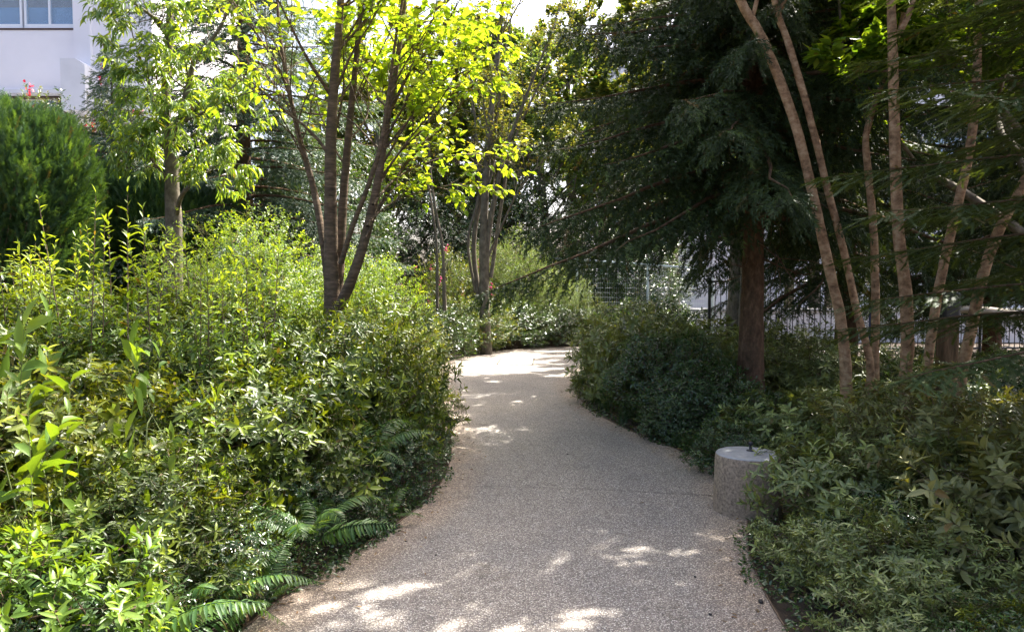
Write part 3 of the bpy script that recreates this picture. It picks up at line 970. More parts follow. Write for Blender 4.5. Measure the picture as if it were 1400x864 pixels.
for key, x, y, sr, sh, lab in (
    ('gl0', -1.22, 4.35, 0.55, 0.42, 'low dark evergreen beside the large fern on the path edge'),
    ('gl1', -0.92, 5.15, 0.50, 0.50, 'low dark evergreen where the path joint meets the left bed'),
    ('gl0', -1.42, 3.45, 0.50, 0.40, 'low dark evergreen behind the small yellow green fern'),
    ('gl1', -1.65, 2.75, 0.50, 0.42, 'low dark evergreen by the large corner fern'),
    ('gl1', -0.92, 6.30, 0.50, 0.55, 'low dark evergreen under the bulging azalea on the path side'),
    ('gl0', -1.25, 8.60, 0.60, 0.60, 'low dark evergreen further up the left path edge'),
    ('gl0', 1.78, 5.75, 0.50, 0.40, 'low dark evergreen touching the back of the bollard'),
    ('gl1', 1.52, 6.95, 0.40, 0.40, 'low dark evergreen in the lily turf of the right path edge'),
    ('gl0', 1.80, 2.60, 0.50, 0.30, 'low dark evergreen near the lower right corner'),
    ('ad1', 1.62, 2.85, 0.48, 0.32, 'low azalea spilling over the right path edge at the bottom'),
    ('ad0', 1.62, 3.72, 0.45, 0.30, 'low azalea spilling over the path edge just before the bollard'),
    ('gl1', 2.05, 3.75, 0.55, 0.42, 'low dark evergreen in front of the bollard under the azaleas'),
):
    shrub(key, x, y, sr, sh, lab, group=GG)
GT = 'tall upright leafy shoots in the left bed'
for key, x, y, sr, sh, lab in (
    ('tall0', -2.75, 5.10, 0.9, 1.05, 'tallest clump of upright yellow green shoots in the left bed'),
    ('tall1', -1.98, 5.15, 0.85, 1.02, 'upright leafy shoots just left of the multi stemmed tree'),
    ('tall1', -3.45, 5.20, 0.9, 0.98, 'upright leafy shoots in front of the green hedge'),
    ('tall0', -3.95, 5.80, 0.9, 0.92, 'upright leafy shoots at the far left in front of the hedge'),
    ('tall0', -2.60, 6.40, 0.9, 0.90, 'upright leafy shoots behind, below the lance leaved tree'),
):
    shrub(key, x, y, sr, sh, lab, group=GT)
shrub('pieris', -1.78, 2.42, 1.05, 0.92, 'glossy shrub with yellow green whorled leaves in the lower left corner')
shrub('pieris', -2.75, 2.35, 0.95, 0.95, 'glossy whorled shrub cut by the left picture edge')
shrub('hydr', -1.92, 2.95, 1.0, 1.34, 'broad leaved plant with long arching sunlit leaves at the left edge', 'plant')
shrub('hyd2', -1.72, 3.55, 0.8, 1.65, 'broad leaved plant with rounded ribbed pale leaves', 'plant')
shrub('hydr', -2.55, 3.55, 1.0, 1.75, 'broad leaved plant with grey shining leaves at the far left', 'plant')

GD = 'azaleas filling the right bed'
for key, x, y, sr, sh, lab in (
    ('ad0', 2.10, 4.30, 0.76, 0.62, 'azalea bush leaning over the right half of the concrete bollard'),
    ('ad1', 1.82, 3.25, 0.62, 0.48, 'low azalea spreading onto the path in front of the bollard'),
    ('ad2', 2.55, 3.45, 0.95, 0.78, 'azalea bush right of the one in front of the bollard'),
    ('ad1', 2.75, 4.85, 1.0, 0.88, 'azalea bush behind the bollard at the foot of the leaning trunks'),
    ('ad0', 3.30, 4.20, 1.0, 0.72, 'azalea bush below the square timber post'),
    ('ad2', 2.35, 5.95, 0.75, 0.58, 'azalea bush just behind and right of the bollard'),
    ('ad0', 3.45, 5.80, 1.0, 0.78, 'azalea bush between the leaning trunks and the timber post'),
    ('ad1', 4.30, 5.20, 1.0, 0.72, 'azalea bush at the right edge under the log rail'),
    ('ad1', 1.95, 2.35, 0.55, 0.38, 'small azalea in the lower right corner'),
    ('ad2', 3.35, 6.70, 0.85, 0.55, 'azalea bush in front of the big spruce trunk'),
):
    recolour(shrub(key, x, y, sr, sh, lab, group=GD), {2.55: 'azalea_olive', 2.75: 'azalea_olive', 3.45: 'azalea_deep', 1.95: 'azalea_warm'}.get(x))
GE = 'dark evergreen shrubs along the right edge of the path'
for key, x, y, sr, sh, lab in (
    ('ad0', 1.62, 9.10, 1.05, 1.02, 'evergreen shrub pushing out furthest into the path on the right'),
    ('gl1', 1.72, 8.00, 0.85, 0.92, 'dark shrub right of the narrowest stretch of path'),
    ('gl0', 1.90, 7.25, 0.75, 0.66, 'dark shrub midway between spruce trunk and path'),
    ('gl1', 2.25, 6.60, 0.60, 0.50, 'low dark shrub directly behind the bollard'),
    ('ad2', 2.15, 9.10, 1.0, 0.95, 'dark shrub at the left foot of the big spruce trunk'),
    ('ad1', 1.75, 10.5, 1.05, 1.10, 'shrub behind the one that pushes furthest into the path'),
    ('gl0', 2.25, 12.0, 1.2, 1.15, 'shrub on the inside of the path bend'),
    ('ad1', 3.60, 8.70, 1.1, 0.90, 'dark shrub right of the big spruce trunk'),
    ('gl0', 4.70, 7.60, 1.1, 0.75, 'dark shrub behind the timber post'),
    ('ad2', 3.2, 10.6, 1.2, 0.95, 'shrub behind the big spruce towards the fence'),
    ('ad0', 5.60, 9.40, 1.2, 0.75, 'shrub before the black railing on the right'),
    ('ad1', 4.60, 12.2, 1.2, 0.7, 'shrub before the black railing near the spruce'),
):
    shrub(key, x, y, sr, sh, lab, group=GE)

GB = 'shrubs on the bank at the bend of the path'
for key, x, y, sr, sh, lab in (
    ('bank0', -1.75, 9.30, 0.85, 0.80, 'bank shrub nearest the sunlit azaleas on the left of the path'),
    ('bank1', -2.05, 11.0, 1.0, 0.90, 'bank shrub below the yellow green branch'),
    ('bank0', -2.15, 12.6, 1.0, 0.95, 'bank shrub left of the drain cover'),
    ('bank1', -1.75, 14.3, 1.0, 0.95, 'dark bank shrub at the base of the paired thin stems'),
    ('bank0', -0.95, 15.6, 0.95, 0.92, 'bank shrub at the foot of the grey multi stemmed tree'),
    ('bank1', -0.05, 16.7, 0.95, 0.85, 'dark bank shrub behind the drain cover'),
    ('bank1', 0.95, 17.5, 0.95, 0.80, 'low dark shrub at the far end of the path'),
    ('bank0', 2.0, 18.0, 1.0, 0.80, 'shrub in front of the mesh fence'),
    ('bank0', -3.1, 10.6, 1.1, 1.2, 'bank shrub below the bright fine leaved shrubs'),
    ('bank1', -3.2, 13.0, 1.3, 1.3, 'bank shrub in the dark gap behind the multi stemmed tree'),
    ('bank1', 3.4, 18.0, 1.0, 0.9, 'shrub at the foot of the white fence post'),
):
    shrub(key, x, y, sr, sh, lab, group=GB)
for key, x, y, sr, sh, lab in (
    ('will', -0.05, 18.0, 1.05, 1.0, 'tall grey green feathery shrub left of the mesh fence'),
    ('will', 1.10, 18.6, 0.9, 0.66, 'lower feathery shrub that covers the left fence post'),
    ('will', -0.75, 17.6, 0.8, 0.75, 'feathery shrub behind the grey multi stemmed tree'),
):
    shrub(key, x, y, sr, sh, lab, group='feathery shrubs at the end of the path')
for key, x, y, sr, sh, lab in (
    ('fine0', -3.25, 9.1, 0.95, 0.90, 'bright green fine leaved shrub left of the multi stemmed tree'),
    ('fine1', -4.0, 10.2, 0.75, 0.95, 'bright green fine leaved shrub below the lance leaved tree'),
    ('fine1', -1.95, 9.9, 0.8, 0.95, 'bright green fine leaved shrub right of the multi stemmed tree'),
    ('fine1', -2.55, 10.9, 1.0, 0.98, 'bright green fine leaved shrub straight behind the multi stemmed tree'),
):
    shrub(key, x, y, sr, sh, lab, group='bright fine leaved shrubs')
shrub('pinkfl', -1.35, 16.9, 1.0, 1.35, 'loose shrub with small pink flowers beside the grey stems')
shrub('pinkfl', -2.2, 13.4, 0.8, 0.85, 'low shrub with a few pink flowers behind the azaleas')
for x, y, sr, sh, lab in (
    (-2.2, 20.4, 1.05, 0.98, 'tall dark evergreen shrub behind the paired thin stems'),
    (0.3, 21.4, 1.1, 1.05, 'tall dark evergreen shrub behind the grey multi stemmed tree'),
    (3.3, 23.0, 1.2, 0.85, 'dark evergreen shrub seen over the mesh fence'),
    (-4.6, 17.0, 1.05, 1.1, 'dark evergreen shrub left behind the multi stemmed tree'),
    (-9.6, 15.6, 1.1, 1.12, 'dark evergreen shrub between clipped hedge and flowering shrub'),
):
    shrub('bigdark', x, y, sr, sh, lab, group='tall dark evergreen shrubs')
shrub('redfl', -10.4, 15.8, 1.0, 1.08, 'tall shrub with red flower heads against the white building')
shrub('redfl', -8.6, 16.6, 0.9, 1.12, 'red flowered shrub next to the lance leaved tree')
shrub('redfl', -12.0, 16.4, 1.0, 1.06, 'red flowered shrub at the left edge above the hedge')


# ------------------------------------------------------------------ conifers
def needle_spray(n, ln, wd, flat, rng):
    """a twig clothed in needles, along u from 0 to 1"""
    V, T = [], []
    for i in range(n):
        u = (i + 0.5) / n * 0.92
        a = rng.uniform(0, 6.28) if not flat else (0 if i % 2 else math.pi) + rng.normal(0, 0.25)
        s = ln * (1 - 0.45 * u) * rng.uniform(0.8, 1.15)
        tilt = rng.uniform(0.5, 0.9)
        rad = np.array([0, math.cos(a), math.sin(a)])
        d = np.array([math.cos(tilt), 0, 0]) + rad * math.sin(tilt)
        w = np.cross(d, [0.3, math.sin(a), -math.cos(a)])
        w = w / np.linalg.norm(w) * wd
        o = np.array([u, 0, 0.0])
        k = len(V)
        V += [o - w * .5, o + w * .5, o + d * s]
        T.append((k, k + 1, k + 2))
    return np.array(V), np.array(T), np.zeros((0, 4), int)


rs = np.random.default_rng(3)
SPR = needle_spray(24, 0.32, 0.058, False, rs)
SPF = needle_spray(30, 0.22, 0.045, True, rs)


def conifer(seed, H, Rb, zlow, nb, dens=1.0, droop=0.35, spray=SPR, sz=0.17, tr=0.16, uplift=0.25, hang=0.5, dead=10, prof=0.8):
    rng = np.random.default_rng(seed)
    fol, wood = Geo(), Geo()
    trunk_tube(wood, [(0, 0, -0.1), (0.02, 0.01, H * .3), (-0.02, 0.02, H * .65), (0, 0, H)], [tr, tr * .72, tr * .4, 0.01], 14, 60, rng, 0.05, 0.25)
    tr_mesh = wood.mesh('trunk', M['bark_red'])
    br = Geo()
    O, A, Nn = [], [], []
    tp, trd = [], []
    for k in range(nb):
        f = (k / nb) ** 0.9
        z = zlow + (H - zlow) * f * 0.985
        az = k * 2.39996 + rng.normal(0, 0.25)
        L = Rb * (1 - f) ** prof * rng.uniform(0.72, 1.12) + 0.15
        m = 9
        t = np.linspace(0, 1, m)
        hz = np.array([math.cos(az), math.sin(az), 0])
        sl = 0.25 + 0.5 * f
        zz = z + L * (sl * t * 0.6 - droop * (1 - .6 * f) * t ** 1.6 * 1.3 + uplift * t ** 4 * 0.5)
        pts = hz[None] * (L * t)[:, None]
        pts[:, 2] = zz
        pts[:, :2] += rng.normal(0, 0.015 * L, (m, 2)) * t[:, None]
        tp.append(pts)
        trd.append(np.linspace((0.008 + 0.011 * L) * (0.5 if spray is SPF else 1), 0.002, m))
        nl = int((7 + 9 * L) * dens)
        for j in range(nl):
            tt = 0.12 + 0.88 * (j + rng.random()) / nl
            x = tt * (m - 1)
            i = min(int(x), m - 2)
            o = pts[i] + (pts[i + 1] - pts[i]) * (x - i)
            ax = unit(pts[i + 1] - pts[i])
            side = unit(np.cross(ax, [0, 0, 1.0])) * (1 if j % 2 else -1)
            bl = (0.16 + 0.38 * L * (1 - tt) * 0.6) * rng.uniform(0.7, 1.3)
            bl = min(bl, 0.75)
            bd_ = unit(ax * 0.75 + side * rng.uniform(.5, 1) + np.array([0, 0, -hang * rng.uniform(0.1, 1.0)]))
            ns = max(2, int(bl / (sz * 0.42)))
            for q in range(ns):
                w = q / ns
                oo = o + bd_ * bl * w + np.array([0, 0, -hang * 0.35 * bl * w * w])
                O.append(oo)
                sd = np.cross(bd_, [0, 0, 1.0]) * (1 if q % 2 else -1) * (0.75 if q < ns - 1 else 0)
                A.append(bd_ + sd + np.array([0, 0, -hang * w]) + rng.normal(0, 0.12, 3))
                Nn.append(np.array([0, 0, 1.0]) + rng.normal(0, 0.2, 3))
        O.append(pts[-1]); A.append(pts[-1] - pts[-2]); Nn.append(np.array([0, 0, 1.0]))
    O, A, Nn = np.array(O), np.array(A), np.array(Nn)
    n = len(O)
    rad = np.linalg.norm(O[:, :2], axis=1)
    stamp(fol, spray, O, A, Nn, sz * rng.uniform(0.75, 1.3, n), None, tints(n, rng, 0.15, 0.06))
    tubes(br, np.array(tp), np.array(trd), 5)
    for k in range(dead):
        out, tips = [], []
        z = rng.uniform(1.1, zlow + 0.8)
        az = rng.uniform(0, 6.28)
        grow(rng, np.array([0, 0, z]), np.array([math.cos(az), math.sin(az), -0.1]), rng.uniform(0.6, 1.5), 0.013, 1, out, tips, -0.04, 0.25, (3, 5), (0.5, 1.0))
        add_branches(br, out, 4)
    return [('trunk', tr_mesh), ('branch', br.mesh('branch', M['bark_red'])), ('crown', fol.mesh('crown', M['spruce'], True, True))], n


def place_meshes(name, ms, label, cat, loc, rz=0.0, sc=(1, 1, 1), group=None, mats=None):
    r = thing(name, label, cat, loc, group, rz)
    r.scale = sc
    for nm, me in ms:
        o = bpy.data.objects.new(nm, me)
        C.objects.link(o)
        o.parent = r
        if mats and nm in mats:
            o.material_slots[0].link = 'OBJECT'
            o.material_slots[0].material = M[mats[nm]]
    return r


spr, n1 = conifer(5, 7.9, 2.85, 2.25, 140, 2.6, 0.46, tr=0.15, hang=0.9)
sp = P(1026, 560, 8.1)
place_meshes('spruce_tree', spr, 'big dark spruce with a straight red brown trunk in the right bed', 'tree', (2.66, 8.2, 0), 0.6)
spr2, n2 = conifer(9, 10, 2.7, 1.35, 135, 1.7, 0.45, dead=4, hang=0.8)
place_meshes('spruce_tree', spr2, 'dark spruce behind the smooth leaning trunks', 'tree', (5.7, 12.6, 0), 1.0, (1.1, 1.1, 1.1))
place_meshes('spruce_tree', spr2, 'dark spruce in the background right of the timber post', 'tree', (8.2, 12.6, 0), 2.4, (0.9, 0.9, 0.9))
place_meshes('spruce_tree', spr2, 'blue green spruce behind the lance leaved tree on the left', 'tree', (-5.3, 14.8, 0), 3.0, (1.35, 1.35, 1.05), mats={'crown': 'blue_spruce'})
place_meshes('spruce_tree', spr2, 'smaller blue green spruce left of the lance leaved tree', 'tree', (-8.0, 15.0, 0), 1.7, (0.62, 0.62, 0.62), mats={'crown': 'blue_spruce'})
yew, n3 = conifer(13, 6.0, 1.70, 1.12, 105, 3.0, 0.24, SPF, 0.12, 0.07, 0.1, 0.30, 0, 0.45)
place_meshes('hemlock_tree', yew, 'feathery needled conifer reaching in over the right picture edge', 'tree', (3.30, 3.8, 0), 0.9, (1, 1, 1), mats={'crown': 'yew'})
place_meshes('spruce_tree', spr, 'dark spruce at the right edge behind the log rail', 'tree', (7.6, 9.6, 0), 3.3, (0.85, 0.85, 0.95))
print('sprays', n1, n2, n3)


# clipped cypress hedge pieces
def fan(n=9):
    V, T = [], []
    for i in range(n):
        a = (i / (n - 1) - 0.5) * 1.5
        s = 1.0 - 0.45 * abs(a)
        o = np.array([0.12 + 0.30 * (1 - abs(a) / 0.75), 0.25 * math.sin(a), 0])
        d = np.array([math.cos(a), math.sin(a), 0.1 * math.cos(i * 2.1)])
        w = np.array([-math.sin(a), math.cos(a), 0]) * 0.055
        k = len(V)
        V += [o - w - d * .35, o + w - d * .35, o + w + d * s * .25, o - w + d * s * .25, o + d * s * .55]
        T += [(k, k + 1, k + 2), (k, k + 2, k + 3), (k + 3, k + 2, k + 4)]
    return np.array(V), np.array(T), np.zeros((0, 4), int)


FAN = fan()


def cypress_mesh(seed, rx, ry, h, n):
    rng = np.random.default_rng(seed)
    d = rnd_dirs(n * 2, rng)
    d = d[d[:, 2] > -0.85][:n]
    ph = rng.random(6) * 6
    w = np.sin(d[:, 0] * 6 + ph[0]) * np.sin(d[:, 1] * 5 + ph[1]) + np.sin(d[:, 2] * 9 + ph[2]) * 0.6 + np.sin(d[:, 0] * 13 + d[:, 2] * 11 + ph[3]) * 0.4
    pw_ = np.sign(d) * np.abs(d) ** 0.8                   # squarer than a ball
    p = pw_ / np.max(np.abs(pw_), axis=1, keepdims=True) * 0.25 + pw_ * 0.72
    rr = (1 + 0.08 * w) * np.where(rng.random(len(d)) < 0.3, rng.uniform(0.86, 0.95, len(d)), rng.uniform(0.95, 1.03, len(d)))
    p = p * rr[:, None] * np.array([rx, ry, h / 2]) + np.array([0, 0, h / 2])
    A = unit(d * 0.7 + [0, 0, 0.75] + rng.normal(0, 0.3, p.shape))
    g = Geo()
    stamp(g, FAN, p - A * .05, A, unit(np.cross(A, rnd_dirs(len(A), rng))), rng.uniform(0.13, 0.24, len(p)), None, tints(len(p), rng, 0.25, 0.10))
    s = Geo()
    pts = p[rng.choice(len(p), 70)] * 0.92
    stems_to(s, pts, rng, 0.3, 0.02, 0.004)
    return [('foliage', g.mesh('foliage', M['cypress'], True, True)), ('stem', s.mesh('stem', M['twig']))]


FAN = needle_spray(15, 0.34, 0.075, True, rs)
cyp = cypress_mesh(81, 1.45, 1.25, 3.9, 26000)
GH = 'clipped conifer hedge plants'
for x, y, rz, sc, lab in (
    (-7.55, 10.6, 0.1, (1.0, 1.0, 1.04), 'tall clipped conifer at the left edge, its top yellow green in the sun'),
    (-9.0, 11.2, 2.4, (1.0, 1.0, 1.08), 'clipped conifer beyond the left picture edge'),
    (-8.05, 13.6, 1.2, (1.0, 0.9, 0.93), 'lower clipped conifer behind the tall one'),
    (-6.55, 13.9, 4.1, (0.95, 0.9, 0.88), 'clipped conifer just left of the lance leaved tree'),
):
    place_meshes('hedge_conifer', cyp, lab, 'hedge', (x, y, 0), rz, sc, GH)


# ------------------------------------------------------------------ trees with drawn stems
def stem_poly(pp):
    return np.array([P(a, b_, d) for a, b_, d in pp])


def leafy_tree(name, label, base, stems, bark, mat, seed, up_from, side, leaf, wr, per, L=1.0, T=L8, lvl=2, K=12, gup=0.1, young=0.25, yp=0.15,
               nb=10, keep=None, extra=None, droop=0.3, group=None, cang=(0.5, 1.0), kids=(3, 5), cat='tree', lump=0.05, ratio=(0.45, 0.7)):
    """stems: list of (points, r0, r1); side branches start above height up_from"""
    rng = np.random.default_rng(seed)
    r = thing(name, label, cat, tuple(base), group)
    b_ = np.array(base)
    out, tips = [], []
    for si, (pts, r0, r1) in enumerate(stems):
        g = Geo()
        q = pts - b_
        trunk_tube(g, q, np.linspace(r0, r1, len(q)), K, 46, rng, lump, 0.25 if si == 0 else 0.0)
        g.obj('trunk', M[bark], r)
        s, rr = resample(q, np.linspace(r0, r1, len(q)), 40)
        ok = [i for i in range(3, 40) if s[i, 2] > up_from]
        if not ok:
            continue
        for k in range(nb):
            i = ok[min(len(ok) - 1, int(len(ok) * (k + rng.random()) / nb))]
            ax = unit(s[min(i + 1, 39)] - s[i - 1])
            a = rng.uniform(*cang)
            o_ = unit(np.cross(ax, rng.normal(size=3)))
            o_ = unit(o_ + np.array(side) * 0.5)
            grow(rng, s[i], ax * math.cos(a) + o_ * math.sin(a), L * rng.uniform(0.7, 1.2) * (1.1 - 0.4 * i / 40), max(rr[i] * 0.35, 0.006), lvl, out, tips, gup, 0.25, kids, (0.4, 0.9), ratio)
        grow(rng, s[-1], unit(s[-1] - s[-3]), L, r1, lvl, out, tips, gup, 0.2, kids, (0.4, 0.9), ratio)
    if extra:
        for pts, r0, r1, sub in extra:
            q, rr = resample(pts - b_, np.linspace(r0, r1, len(pts)), 12)
            out.append((q, rr))
            tips.append(q[5:])
            for k in range(sub):
                i = rng.integers(3, 11)
                ax = unit(q[i + 1] - q[i])
                o_ = unit(np.cross(ax, rng.normal(size=3)))
                grow(rng, q[i], ax * 0.8 + o_ * 0.6, rng.uniform(0.25, 0.5), 0.005, 1, out, tips, 0.03, 0.25, (1, 2), (0.4, 0.8))
    g = Geo()
    add_branches(g, out, 5)
    g.obj('branch', M[bark], r)
    g = Geo()
    kp = None if keep is None else (lambda O: keep(O + b_))
    n = twig_leaves(g, tips, per, leaf, wr, rng, T, droop, young, yp, keep=kp)
    g.obj('crown', M[mat], r, True, True)
    print(name, 'leaves', n, 'branches', len(out))
    return r


# the cherry with sunlit leaves
cb = P(455, 600, 7.2)
cbase = (cb[0], 7.2, 0.0)
st = [
    (np.array([[cb[0], 7.2, -0.1], [cb[0], 7.2, 0.6], *stem_poly([(455, 425, 7.2), (453, 370, 7.2), (452, 300, 7.2), (452, 200, 7.2), (457, 110, 7.2), (464, 30, 7.25), (470, -80, 7.3), (474, -260, 7.4)])]), 0.092, 0.022),
    (stem_poly([(460, 425, 7.25), (465, 350, 7.35), (470, 260, 7.45), (480, 150, 7.5), (490, 50, 7.6), (498, -80, 7.7), (505, -230, 7.8)]), 0.052, 0.016),
    (stem_poly([(462, 425, 7.1), (482, 378, 7.05), (502, 315, 7.05), (518, 240, 7.1), (530, 160, 7.15), (545, 70, 7.25), (560, -60, 7.4), (572, -200, 7.6)]), 0.054, 0.015),
    (stem_poly([(450, 400, 7.25), (440, 320, 7.35), (428, 255, 7.45), (410, 190, 7.5), (394, 120, 7.6), (382, 40, 7.65), (372, -100, 7.7)]), 0.040, 0.012),
    (stem_poly([(466, 360, 7.1), (482, 310, 7.0), (505, 250, 6.9), (520, 200, 6.9), (530, 140, 7.0), (540, 60, 7.0), (562, -60, 7.1)]), 0.028, 0.010),
]
ex = [
    (stem_poly([(503, 310, 6.90), (530, 262, 7.52), (570, 205, 7.78), (615, 165, 7.91), (650, 110, 8.04), (690, 40, 8.17), (730, -30, 8.30)]), 0.020, 0.005, 12),
    (stem_poly([(510, 280, 6.90), (540, 245, 7.52), (585, 222, 7.78), (630, 212, 7.91), (665, 212, 8.04), (700, 222, 8.17)]), 0.014, 0.003, 16),
    (stem_poly([(520, 250, 7.13), (545, 210, 7.39), (590, 165, 7.65), (640, 100, 7.78), (680, 60, 7.91)]), 0.013, 0.003, 14),
    (stem_poly([(500, 325, 6.90), (520, 285, 7.26), (535, 262, 7.39), (550, 250, 7.52)]), 0.009, 0.003, 9),
    (stem_poly([(530, 160, 7.20), (560, 100, 7.39), (600, 50, 7.52), (640, -20, 7.65)]), 0.020, 0.004, 10),
    (stem_poly([(452, 130, 7.20), (420, 80, 7.00), (395, 30, 6.90), (370, -20, 6.80)]), 0.020, 0.006, 5),
    (stem_poly([(428, 215, 7.50), (400, 185, 7.30), (375, 160, 7.10), (352, 120, 7.00)]), 0.008, 0.003, 3),
    (stem_poly([(394, 120, 7.60), (360, 60, 7.40), (330, 20, 7.30), (300, -30, 7.20)]), 0.014, 0.004, 6),
    (stem_poly([(507, 300, 6.90), (540, 275, 7.39), (590, 258, 7.65), (640, 250, 7.78)]), 0.010, 0.003, 9),
    (stem_poly([(520, 230, 7.13), (570, 150, 7.39), (620, 120, 7.65), (685, 110, 7.78)]), 0.013, 0.003, 14),
    (stem_poly([(520, 245, 7.13), (560, 190, 7.13), (600, 140, 7.13), (650, 60, 7.13)]), 0.013, 0.003, 14),
    (stem_poly([(545, 70, 7.26), (600, 10, 7.52), (670, -30, 7.78), (760, -60, 8.04)]), 0.018, 0.004, 12),
    (np.array([[-1.25, 7.2, 4.3], [-0.9, 6.9, 4.7], [-0.4, 6.4, 4.95], [0.1, 5.9, 5.0], [0.6, 5.4, 4.9]]), 0.022, 0.005, 18),  # unseen limbs from here on, added overhead to shade the front bed
    (np.array([[-1.35, 7.2, 4.2], [-1.1, 6.7, 4.6], [-0.8, 6.1, 4.8], [-0.5, 5.4, 4.85], [-0.3, 4.8, 4.7]]), 0.020, 0.005, 16),
    (np.array([[-1.2, 7.2, 4.5], [-0.8, 6.8, 5.1], [-0.2, 6.3, 5.5], [0.4, 6.1, 5.7], [1.0, 5.8, 5.7]]), 0.020, 0.005, 16),
]
cz = lambda px, py: px_z(py, 7)


def cherry_keep(O):
    px = 700 + O[:, 0] / O[:, 1] * F
    zz = O[:, 2]
    lim = np.where(px < 430, 2.75, np.where(px < 520, 2.55, 2.25))
    dens = np.where(px < 440, 0.40, 1.0) * np.where(zz > 4.35, 0.12, 1)
    over = (O[:, 0] > -1.3) & (O[:, 1] < 6.95) & (zz > 4.25)      # unseen limbs added over the path to shade the left bed
    dens = np.where(over, 0.9, dens)
    return (zz > lim) & (R.random(len(O)) < dens)


leafy_tree('cherry_tree', 'multi stemmed cherry with ringed bark and glowing yellow green leaves in the left bed', cbase, st, 'bark_cherry', 'cherry', 101,
           2.6, (0.45, 0.6, 0.0), 0.105, 0.56, 5, 1.45, leaf8(0.16, 0.08), 2, 14, 0.06, 0.35, 0.3, 16, cherry_keep, ex, kids=(3, 4), ratio=(0.55, 0.85))

# lance leaved tree on the left
lb = P(238, 600, 10.8)
st = [
    (np.array([[lb[0], 10.8, -0.1], *stem_poly([(238, 330, 10.8), (236, 270, 10.8), (234, 220, 10.8), (230, 185, 10.8), (226, 140, 10.8), (231, 70, 10.85), (233, 0, 10.9), (236, -90, 10.9)])]), 0.125, 0.035),
    (stem_poly([(233, 190, 10.8), (247, 165, 10.7), (258, 115, 10.6), (268, 80, 10.5), (300, 40, 10.4), (320, -10, 10.3)]), 0.062, 0.015),
    (stem_poly([(235, 182, 10.8), (255, 165, 10.5), (285, 150, 10.3), (310, 125, 10.1)]), 0.030, 0.010),
    (stem_poly([(228, 180, 10.8), (212, 140, 10.8), (200, 105, 10.7), (190, 75, 10.6)]), 0.040, 0.012),
    (stem_poly([(229, 50, 10.85), (210, 25, 10.7), (188, 8, 10.5), (165, -10, 10.4)]), 0.032, 0.012),
    (stem_poly([(240, 300, 10.8), (250, 265, 10.5), (285, 235, 10.2), (318, 210, 10.0)]), 0.036, 0.010),
    (stem_poly([(233, 250, 10.8), (205, 215, 10.5), (190, 190, 10.3)]), 0.020, 0.008),
]


def chestnut_keep(O):
    px = 700 + O[:, 0] / O[:, 1] * F
    return (O[:, 2] > 2.6) & (px > 110 + 20 * np.sin(O[:, 2] * 3)) & (px < 400)


leafy_tree('lance_leaved_tree', 'tree with drooping lance shaped leaves and grey limbs before the white building', (lb[0], 10.8, 0), st, 'bark_grey', 'chestnut', 111,
           2.7, (0, -0.3, 0.0), 0.155, 0.25, 12, 0.72, leaf8(0.38, 0.08), 1, 12, 0.0, 0.35, 0.25, 14, chestnut_keep, None, droop=0.75, kids=(3, 4), cang=(0.6, 1.2))

# grey multi stemmed tree in the middle distance
mb = P(665, 440, 15.2)
st = [
    (np.array([[mb[0], 15.2, -0.1], *stem_poly([(662, 400, 15.2), (661, 330, 15.2), (664, 250, 15.2), (672, 150, 15.2), (682, 60, 15.2), (690, -30, 15.2)])]), 0.12, 0.03),
    (stem_poly([(664, 400, 15.2), (668, 320, 15.2), (688, 220, 15.1), (720, 130, 15.0), (752, 50, 15.0)]), 0.07, 0.015),
    (stem_poly([(655, 410, 15.3), (648, 330, 15.4), (664, 240, 15.4), (680, 150, 15.5), (692, 60, 15.5)]), 0.06, 0.02),
    (stem_poly([(668, 350, 15.2), (690, 300, 15.0), (710, 260, 14.8), (745, 215, 14.6)]), 0.03, 0.01),
    (stem_poly([(650, 400, 15.3), (640, 330, 15.2), (655, 260, 15.3), (650, 170, 15.3), (640, 80, 15.3)]), 0.035, 0.012),
    (stem_poly([(671, 380, 15.2), (684, 290, 15.3), (700, 200, 15.3), (740, 110, 15.3), (775, 40, 15.3)]), 0.04, 0.012),
]
leafy_tree('grey_stemmed_tree', 'grey multi stemmed tree with a twiggy thin leaved crown at the bend of the path', (mb[0], 15.2, 0), st, 'bark_grey', 'mid', 121,
           3.0, (0.25, 0, 0.2), 0.085, 0.45, 4, 1.5, L4, 2, 10, 0.16, 0.5, 0.35, 9, None, None, kids=(4, 5), cang=(0.25, 0.6))
pb = P(605, 440, 13.6)
st = [
    (stem_poly([(608, 425, 13.6), (605, 340, 13.6), (596, 290, 13.6), (588, 230, 13.6), (586, 150, 13.6)]), 0.035, 0.015),
    (stem_poly([(598, 425, 13.7), (597, 340, 13.7), (590, 280, 13.7), (584, 240, 13.7), (580, 160, 13.6)]), 0.03, 0.012),
]
leafy_tree('thin_stemmed_tree', 'pair of thin bare stems rising from the bank left of the grey tree', (pb[0], 13.6, 0), st, 'bark_grey', 'mid', 123,
           3.2, (0, 0, 0), 0.08, 0.5, 5, 0.8, L4, 2, 8, 0.12, 0.3, 0.2, 5, kids=(2, 3))

# smooth red brown trunks on the right
def crape(label, base, st, seed, upf, side=(0, 0, 0)):
    return leafy_tree('smooth_barked_tree', label, base, st, 'bark_smooth', 'mid', seed, upf, side, 0.080, 0.48, 12, 1.0, L8, 2, 12, 0.10, 0.35, 0.3, 6,
                      group='smooth barked trees of the right bed', kids=(3, 4), lump=0.11)


